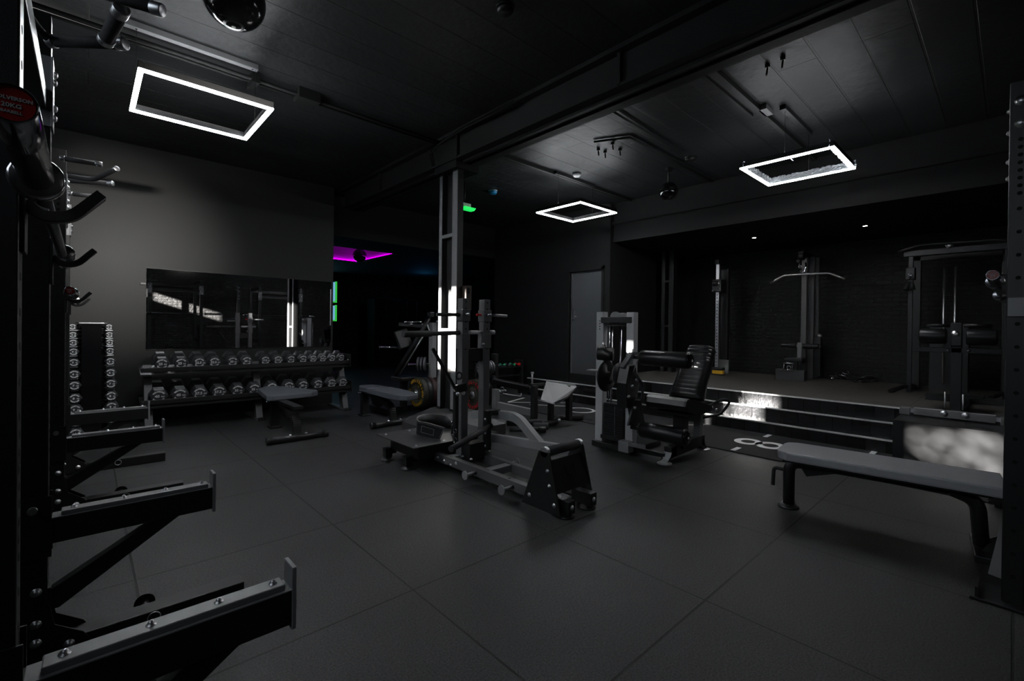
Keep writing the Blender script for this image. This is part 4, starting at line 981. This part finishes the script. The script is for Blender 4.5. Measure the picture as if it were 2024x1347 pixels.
t = thing('cable_column', 'tall single cable column with perforated guide post at the stage left', 'exercise machine', (9.1, 3.9, .45))
u = mb('satin').box(9.0, 3.87, .50, 9.06, 3.93, 2.60, .003); u.m('hole')
for i in range(26): u.cyl((8.9995, 3.90, .62+i*.062), (9.003, 3.90, .62+i*.062), .011, seg=8)
part('guide_post', u, t)
part('rear_housing', mb('powder').box(9.25, 3.80, .45, 9.34, 3.94, 2.50, .005), t)
part('top_arm', mb('powder').box(8.95, 3.86, 2.58, 9.34, 3.94, 2.66, .004), t)
part('carriage', mb('powder').box(8.93, 3.80, 2.04, 9.09, 3.98, 2.28, .01).rcyl((8.9, 3.86, 2.2), (8.9, 3.94, 2.2), .05, .01), t)
for p in ((8.93, 3.96, 2.06), (8.93, 3.85, 2.2), (8.93, 3.84, 2.1)): bolt(t, p, (-1, 0, 0), .014)
part('base_plate', mb('steel').box(9.22, 3.76, .45, 9.24, 3.98, .72, .004), t)
part('base', mb('powder').box(8.95, 3.82, .45, 9.34, 3.98, .49, .004), t)
part('badge', emblem(.09, 'satin').mesh('badge'), t, True).matrix_local = Matrix.Translation((9.215-9.1, -.04, .14)) @ Matrix.Rotation(-PI/2, 4, 'Z')
solo('bumper_block', mb('yelb').box(8.72, 3.66, .475, 8.82, 3.86, .545, .015).m('rubber').box(8.72, 3.66, .545, 8.84, 3.88, .60, .015).box(8.72, 3.66, .452, 8.84, 3.88, .476, .004), 'yellow and black block on the stage beside the backrest', 'step block')

t = thing('functional_trainer', 'large black dual cable machine at the right of the stage', 'exercise machine', (8.9, .5, .45))
for y in (1.0, .06):
    part('side_post', mb('powder').box(8.62, y-.025, .45, 8.67, y+.025, 2.40, .003), t)
    part('rear_post', mb('powder').box(9.2, y-.05, .45, 9.3, y+.05, 2.45, .004), t)
    part('base_foot', mb('powder').tube(arcpts([(8.3, y+.16, .47), (8.5, y+.05, .53), (8.9, y, .53), (9.25, y, .48)], .2), .03), t)
    part('trolley', mb('powder').box(8.58, y-.05, 2.05, 8.72, y+.05, 2.22, .008), t)
part('top_beam', mb('powder').box(8.6, -.0, 2.38, 8.72, 1.08, 2.46, .004).box(9.2, 0, 2.38, 9.3, 1.05, 2.46, .004), t)
part('pull_up_bar', mb('powder').tube(arcpts([(8.55, 1.14, 2.44), (8.55, .92, 2.52), (8.55, .15, 2.50), (8.55, -.06, 2.44)], .05), .02), t)
for y in (.648, .536): part('guide_rod', mb('satin').cyl((8.6, y, .6), (8.6, y, 2.19), .012), t)
part('stack_cover', mb('powder').box(8.7, .40, .46, 8.9, .80, 1.4, .01), t)
part('rope_handle', mb('leather').tube([(8.55, 1.02, 2.02), (8.53, 1.04, 1.90)], .018, r2=.035).tube([(8.55, .98, 2.02), (8.56, .97, 1.90)], .018, r2=.035), t)
part('chain', mb('chrome').ring((8.56, 1.0, 2.12), (1, 0, 0), .018, .005, 12).ring((8.56, 1.0, 2.07), (0, 1, 0), .018, .005, 12), t)
bolt(t, (8.58, .6, 2.49), (-1, 0, 0), .03, 'satin', 'badge')

t = thing('ghd_machine', 'glute ham machine with paired black rollers on the stage edge', 'exercise machine', (6.5, .4, .45))
part('front_beam', mb('steel').box(6.20, .10, .465, 6.27, .68, .535, .004), t)
part('slide_tube', mb('satin').box(6.22, .68, .48, 6.26, .72, .52), t)
part('slide_tube', mb('satin').box(6.22, .06, .48, 6.26, .12, .52), t)
part('end_block', mb('plastic').box(6.19, .705, .455, 6.28, .79, .53, .006), t, label='grey square end block')
part('end_block', mb('plastic').box(6.19, .035, .452, 6.28, .07, .525, .004), t)
for y in (.45, .30): bolt(t, (6.20, y, .505), (-1, 0, 0), .020)
part('main_post', mb('powder').box(6.42, .345, .50, 6.50, .425, 1.24, .004), t)
part('base_spine', mb('powder').box(6.27, .34, .455, 7.9, .42, .53, .004).box(7.85, .05, .455, 7.92, .75, .53, .004), t)
part('cross_arm', mb('powder').box(6.42, .07, 1.10, 6.47, .72, 1.15, .004), t)
for y in (.45, .30): bolt(t, (6.42, y, 1.125), (-1, 0, 0), .013)
part('roller', mb('vinyl').rcyl((6.40, .665, 1.265), (6.40, .455, 1.265), .078, .014, 30), t)
part('roller', mb('vinyl').rcyl((6.40, .315, 1.262), (6.40, .10, 1.262), .078, .014, 30), t)
part('upper_roller', mb('vinyl').cyl((6.52, .62, 1.375), (6.52, .44, 1.375), .018), t)
part('upper_roller', mb('vinyl').cyl((6.52, .34, 1.375), (6.52, .14, 1.375), .018), t)
part('post_head', mb('powder').box(6.36, .345, 1.17, 6.48, .425, 1.40, .006), t)
bolt(t, (6.36, .39, 1.29), (-1, 0, 0), .022)
part('adjust_rod', mb('satin').cyl((6.40, .46, .53), (6.40, .46, .70), .007), t)
part('adjust_rod', mb('satin').cyl((6.40, .33, .53), (6.40, .33, .69), .007), t)
part('footrest', mb('powder').box(6.9, .2, .60, 7.3, .65, .63, .005), t)
# cable attachments piled at the foot of the wall
t = thing('cable_attachments', 'small heap of metal cable handles on the stage by the brick wall', 'handles', (9.6, 2.0, .45))
for i, (dx, dy, dz) in enumerate(((0, 0, .04), (.03, -.06, .08), (-.04, .05, .06), (.02, -.12, .12), (0, -.18, .03), (-.05, .1, .03))):
    a = i*1.3
    part('handle', mb('chrome' if i % 2 else 'powder').tube([(9.6+dx, 2.05+dy-.05, .45+dz), (9.6+dx+.05*math.cos(a), 2.05+dy+.06, .47+dz)], .012).tube([(9.6+dx, 2.05+dy-.05, .45+dz), (9.62, 2.05+dy, .52+dz)], .005), t)
t = thing('resistance_straps', 'dark coil of straps lying on the stage right of the handles', 'strap', (9.6, 1.7, .45))
for i in range(5): part('strap_coil', mb('leather').ring((9.6, 1.72-.03*i, .478+.028*(i % 3)), (.4*math.sin(i), .3, 1), .11-.01*i, .014, 20), t)

# ================================================================== CEILING OBJECTS
def led_frame(label, cx, cy, z=3.07, half=.42, film=False, lm='led'):
    t = thing('led_frame_light', label, 'light', (cx, cy, z), 0, 'square led frame lights')
    w_ = .016
    for k in range(4):
        R_ = Matrix.Rotation(k*PI/2, 4, 'Z')
        a = mb('powder').box(-half-w_, half-w_, .012, half-w_, half+w_, .062, .002).mesh('housing'); a.transform(R_)
        hg = part('housing', a, t, False)
        b = mb(lm).box(-half-w_, half-w_, -.002, half-w_, half+w_, .012, .002).mesh('diffuser'); b.transform(R_)
        part('diffuser', b, hg, False, label='glowing white strip')
        b = mb('top_fill_a' if lm == 'led_a' else 'ledtop').box(-half, half-w_*.5, .062, half, half+w_*.5, .064).mesh('top_fill_strip'); b.transform(R_)  # upward glowing strip, added only to light the ceiling
        part('top_fill_strip', b, hg, False)
    bh = CZ-z
    part('driver_box', mb('steel' if lm == 'led_a' else 'powder').box(-.50, -.028, bh-.045, .42, .028, bh, .002).m('hole').cyl((-.42, 0, bh-.046), (-.42, 0, bh-.04), .008).cyl((.38, 0, bh-.046), (.38, 0, bh-.04), .008), t, False)
    for x in (-half, half-.02): part('suspension_cable', mb('powder').cyl((x, 0, .06), (x, 0, bh-.045), .0018, seg=6), t, False)
    if film:
        for k in (0, 2, 3):
            R_ = Matrix.Rotation(k*PI/2, 4, 'Z'); b = mb('film'); rr = random.Random(k); n = 44
            rows = []
            for i in range(n+1):
                x = -half-.03+(2*half+.06)*i/n; row = []
                for q in range(7):
                    v = q/6; yy = half-w_-.008+rr.uniform(-.006, .004)-(.004 if q in (0, 6) else 0); zz = .004+v*.075+rr.uniform(-.008, .008)
                    row.append(b.b.verts.new((x+rr.uniform(-.004, .004), yy, zz)))
                rows.append(row)
            for A, B in zip(rows, rows[1:]):
                for q in range(6): b._f([A[q], B[q], B[q+1], A[q+1]])
            me = b.mesh('packing_film'); me.transform(R_); part('packing_film', me, t, False, label='crinkled clear film still on the frame')
        part('film_tag', mb('led').bar((-.02, -half, .0), (-.01, -half-.01, -.05), .01, .002, 0) if False else mb('film').bar((-half, -.05, .0), (-half-.01, -.08, -.04), .02, .002, 0), t, False)
    return t
led_frame('square led frame light hanging over the dumbbell side, largest in view', .695, 4.59, lm='led_a')
led_frame('square led frame light in the middle, seen as a thin diamond', 5.53, 4.57)
led_frame('square led frame light on the right, wrapped in clear film', 5.70, 1.62, film=True, lm='led_c')

def globe(label, c, R, stem=True):
    t = thing('pendant_speaker', label, 'speaker', c, 0, 'round black ceiling speakers')
    part('globe', mb('gloss').ball((0, 0, 0), R, 40), t, False)
    part('grille', mb('powder').lathe((0, 0, -R-.001), (0, 0, 1), [(0, 0), (R*.32, R*.05), (R*.34, R*.07)], 30), t, False)
    part('stem', mb('powder').cyl((0, 0, R*.95), (0, 0, CZ-c[2]), .012).rcyl((0, 0, CZ-c[2]-.04), (0, 0, CZ-c[2]), .05, .005), t, False)
globe('glossy black ball speaker cut by the top edge of the picture', (.70, 3.47, 3.42), .185)
globe('glossy black ball speaker between the middle and right lights', (6.10, 3.36, 3.27), .13)
for lb, x, y, r in (('round smoke detector above the middle light', 5.345, 4.42, .06), ('dark round detector left of the filmed light', 5.92, 2.95, .07), ('dark ceiling sensor near the top centre', 2.20, 2.50, .06)):
    m_ = 'wplastic' if 'above' in lb else 'powder'
    t = thing('smoke_detector', lb, 'smoke detector', (x, y, CZ), 0, 'ceiling detectors')
    part('housing', mb(m_).lathe((0, 0, -.05), (0, 0, 1), [(0, 0), (r*.7, 0), (r, .02), (r, .035), (r*.8, .05), (0, .05)], 26), t, False)
    part('base_ring', mb('powder').cyl((0, 0, -.012), (0, 0, 0), r*1.12, seg=26), t, False)
for i, (x, y, lb) in enumerate(((4.80, 3.62, 'leftmost'), (4.93, 3.61, 'second from left'), (4.77, 3.38, 'third from left'), (5.0, 3.43, 'rightmost'))):
    solo('ceiling_hook', mb('powder').cyl((x, y, CZ-.03), (x, y, CZ), .022, seg=10).tube([(x, y, CZ-.03), (x+.01, y, CZ-.09)], .009, 8), f'short black ceiling hook, {lb} of the group of four', 'hook', 'ceiling hooks above the middle light')
for x, y, lb in ((4.32, 1.47, 'left'), (4.29, 1.34, 'right')):
    solo('ceiling_hook', mb('powder').cyl((x, y, CZ-.03), (x, y, CZ), .02, seg=10).tube([(x, y, CZ-.03), (x-.02, y, CZ-.10)], .008, 8), f'short black ceiling hook, {lb} one near the main beam', 'hook', 'ceiling hooks near the beam')
solo('junction_box', mb('steel').box(5.05, 1.72, CZ-.05, 5.25, 1.80, CZ, .004), 'small grey junction box beside the driver of the filmed light', 'junction box')
for x, y, lb in ((8.33, 3.0, 'left'), (8.50, 1.51, 'right')):
    t = thing('downlight', f'small warm recessed downlight over the stage, {lb} one', 'light', (x, y, 2.88), 0, 'downlights over the stage')
    part('lens', mb('spot').cyl((0, 0, -.006), (0, 0, -.001), .026, seg=20), t, False)
    part('bezel', mb('powder').ring((0, 0, -.003), (0, 0, 1), .034, .006, 24), t, False)
# emergency exit light and blue capped sensor beyond the column
t = thing('exit_light', 'green glowing emergency light right of the column top', 'emergency light', (4.42, 5.90, 3.17))
part('housing', mb('wplastic').box(4.31, 5.86, 3.195, 4.49, 5.95, 3.255, .006), t)
part('panel', mb('green').hexa([(4.36, 5.84, 3.15), (4.54, 5.84, 3.15), (4.54, 5.93, 3.15), (4.36, 5.93, 3.15), (4.34, 5.82, 3.19), (4.56, 5.82, 3.19), (4.56, 5.95, 3.19), (4.34, 5.95, 3.19)]), t)
part('drop_rod', mb('powder').cyl((4.40, 5.91, 3.25), (4.40, 5.91, CZ), .008), t)
t = thing('ceiling_sensor', 'round sensor with a blue cap beyond the column', 'smoke detector', (5.02, 5.96, CZ))
part('body', mb('blue').lathe((0, 0, -.06), (0, 0, 1), [(0, 0), (.05, 0), (.07, .02), (.07, .05), (.05, .06), (0, .06)], 24), t, False)
part('base_ring', mb('wplastic').cyl((0, 0, -.012), (0, 0, 0), .078, seg=24), t, False)
# plywood box fixed to the column
solo('speaker_box', mb('wood').box(3.36, 4.46, 1.50, 3.44, 4.56, 1.80, .003).m('hole').box(3.375, 4.457, 1.70, 3.41, 4.46, 1.77), 'brown wooden box behind the column, above the belt squat', 'box')

# ================================================================== HALL BEYOND
t = thing('locker_bank', 'dark lockers in the hall beyond the opening', 'lockers', (8, 13.1, 0))
part('carcass', mb('dpaint').box(6.38, 13.02, 0, 8.9, 13.5, 2.13), t)
for i in range(7):
    x = 6.39+i*.355
    part('locker_door', mb('gloss').box(x, 12.99, .05, x+.34, 13.02, 2.12, .004), t)
for y0, z0, z1, lb in ((0, 1.98, 2.66, 'upper pale blue screen with a green edge at the wall end'), (0, 1.42, 1.95, 'lower screen with a green edge at the wall end')):
    t = thing('display_screen', lb, 'screen', (5.3, 13.9, z0), 0, 'lit screens in the hall')
    part('bezel', mb('gloss').box(4.5, 13.93, z0, 5.64, 13.97, z1, .004), t)
    part('wall_post', mb('gloss').box(5.0, 13.97, 0, 5.2, 14.3, z1-.1), t)
    part('picture', mb('scr_blue').box(4.55, 13.915, z0+.05, 5.54, 13.929, z1-.05), t)
    part('side_band', mb('scr_green').box(5.54, 13.912, z0+.03, 5.60, 13.929, z1-.03).box(4.55, 13.912, z0+.01, 5.60, 13.929, z0+.05), t)
lb = thing('hall_globe', 'round dark pendant below the magenta cove', 'light', (4.8, 10.6, 2.98)); part('shade', mb('gloss').ball((0, 0, 0), .16, 24), lb, False); part('stem', mb('powder').cyl((0, 0, .14), (0, 0, .27), .01), lb, False)
lamp('POINT', 'hall_blue_glow', (7.6, 12.2, 2.6), (0, 0, -1), 3.0, (.05, .35, .8), shadow_soft_size=.3)

# ================================================================== TURF MARKINGS
zr = .0085
def mark(name, b, label, grp='white lines on the turf runner'):
    return solo(name, b, label, 'floor marking', grp)
b8 = mb('wline')
for cy_, ro in ((1.835, .155), (2.075, .145)):
    for i in range(36):
        a0, a1 = i*PI/18, (i+1)*PI/18
        b8._f([b8.b.verts.new((5.67+r_*1.15*math.cos(a_), cy_+r_*math.sin(a_), zr)) for r_, a_ in ((ro*.5, a0), (ro, a0), (ro, a1), (ro*.5, a1))])
me = b8.mesh('number_marking'); me.transform(Matrix.Translation((-5.67, -1.95, -zr))); o = bpy.data.objects.new('number_marking', me); COL.objects.link(o); o.location = (5.67, 1.95, zr)
o['label'] = 'white number eight painted on the turf runner'; o['category'] = 'floor marking'
for x, y, lb in ((6.16, 2.03, 'far tick beside the number eight'), (5.21, 2.03, 'near tick beside the number eight'), (6.18, 1.0, 'tick by the end of the flat bench')):
    mark('tick_mark', mb('wline').box(x-.09, y-.025, zr, x+.09, y+.025, zr+.001), 'short white '+lb)
mark('ring_marking', mb('wline').ring((5.75, 4.62, zr), (0, 0, 1), .20, .001, 4) if False else (lambda b: [b._f([b.b.verts.new((5.75+r_*math.cos(a_), 4.62+r_*1.05*math.sin(a_), zr)) for r_, a_ in ((.18, i*PI/20), (.23, i*PI/20), (.23, (i+1)*PI/20), (.18, (i+1)*PI/20))]) for i in range(40)] and b)(mb('wline')), 'white painted ring on the turf runner')
for (x0, y0), (x1, y1), lb in (((5.50, 5.50), (5.90, 4.95), 'long slanted white line left of the ring'), ((5.40, 5.92), (5.95, 6.10), 'thin white line behind the bench machine'), ((5.38, 5.92), (5.70, 5.60), 'bent white line nearest the bench machine'), ((6.05, 5.30), (6.20, 5.2), 'short white dash behind the foot plate')):
    mark('turf_line', mb('wline').bar((x0, y0, zr), (x1, y1, zr), .05, .001, 0), lb)
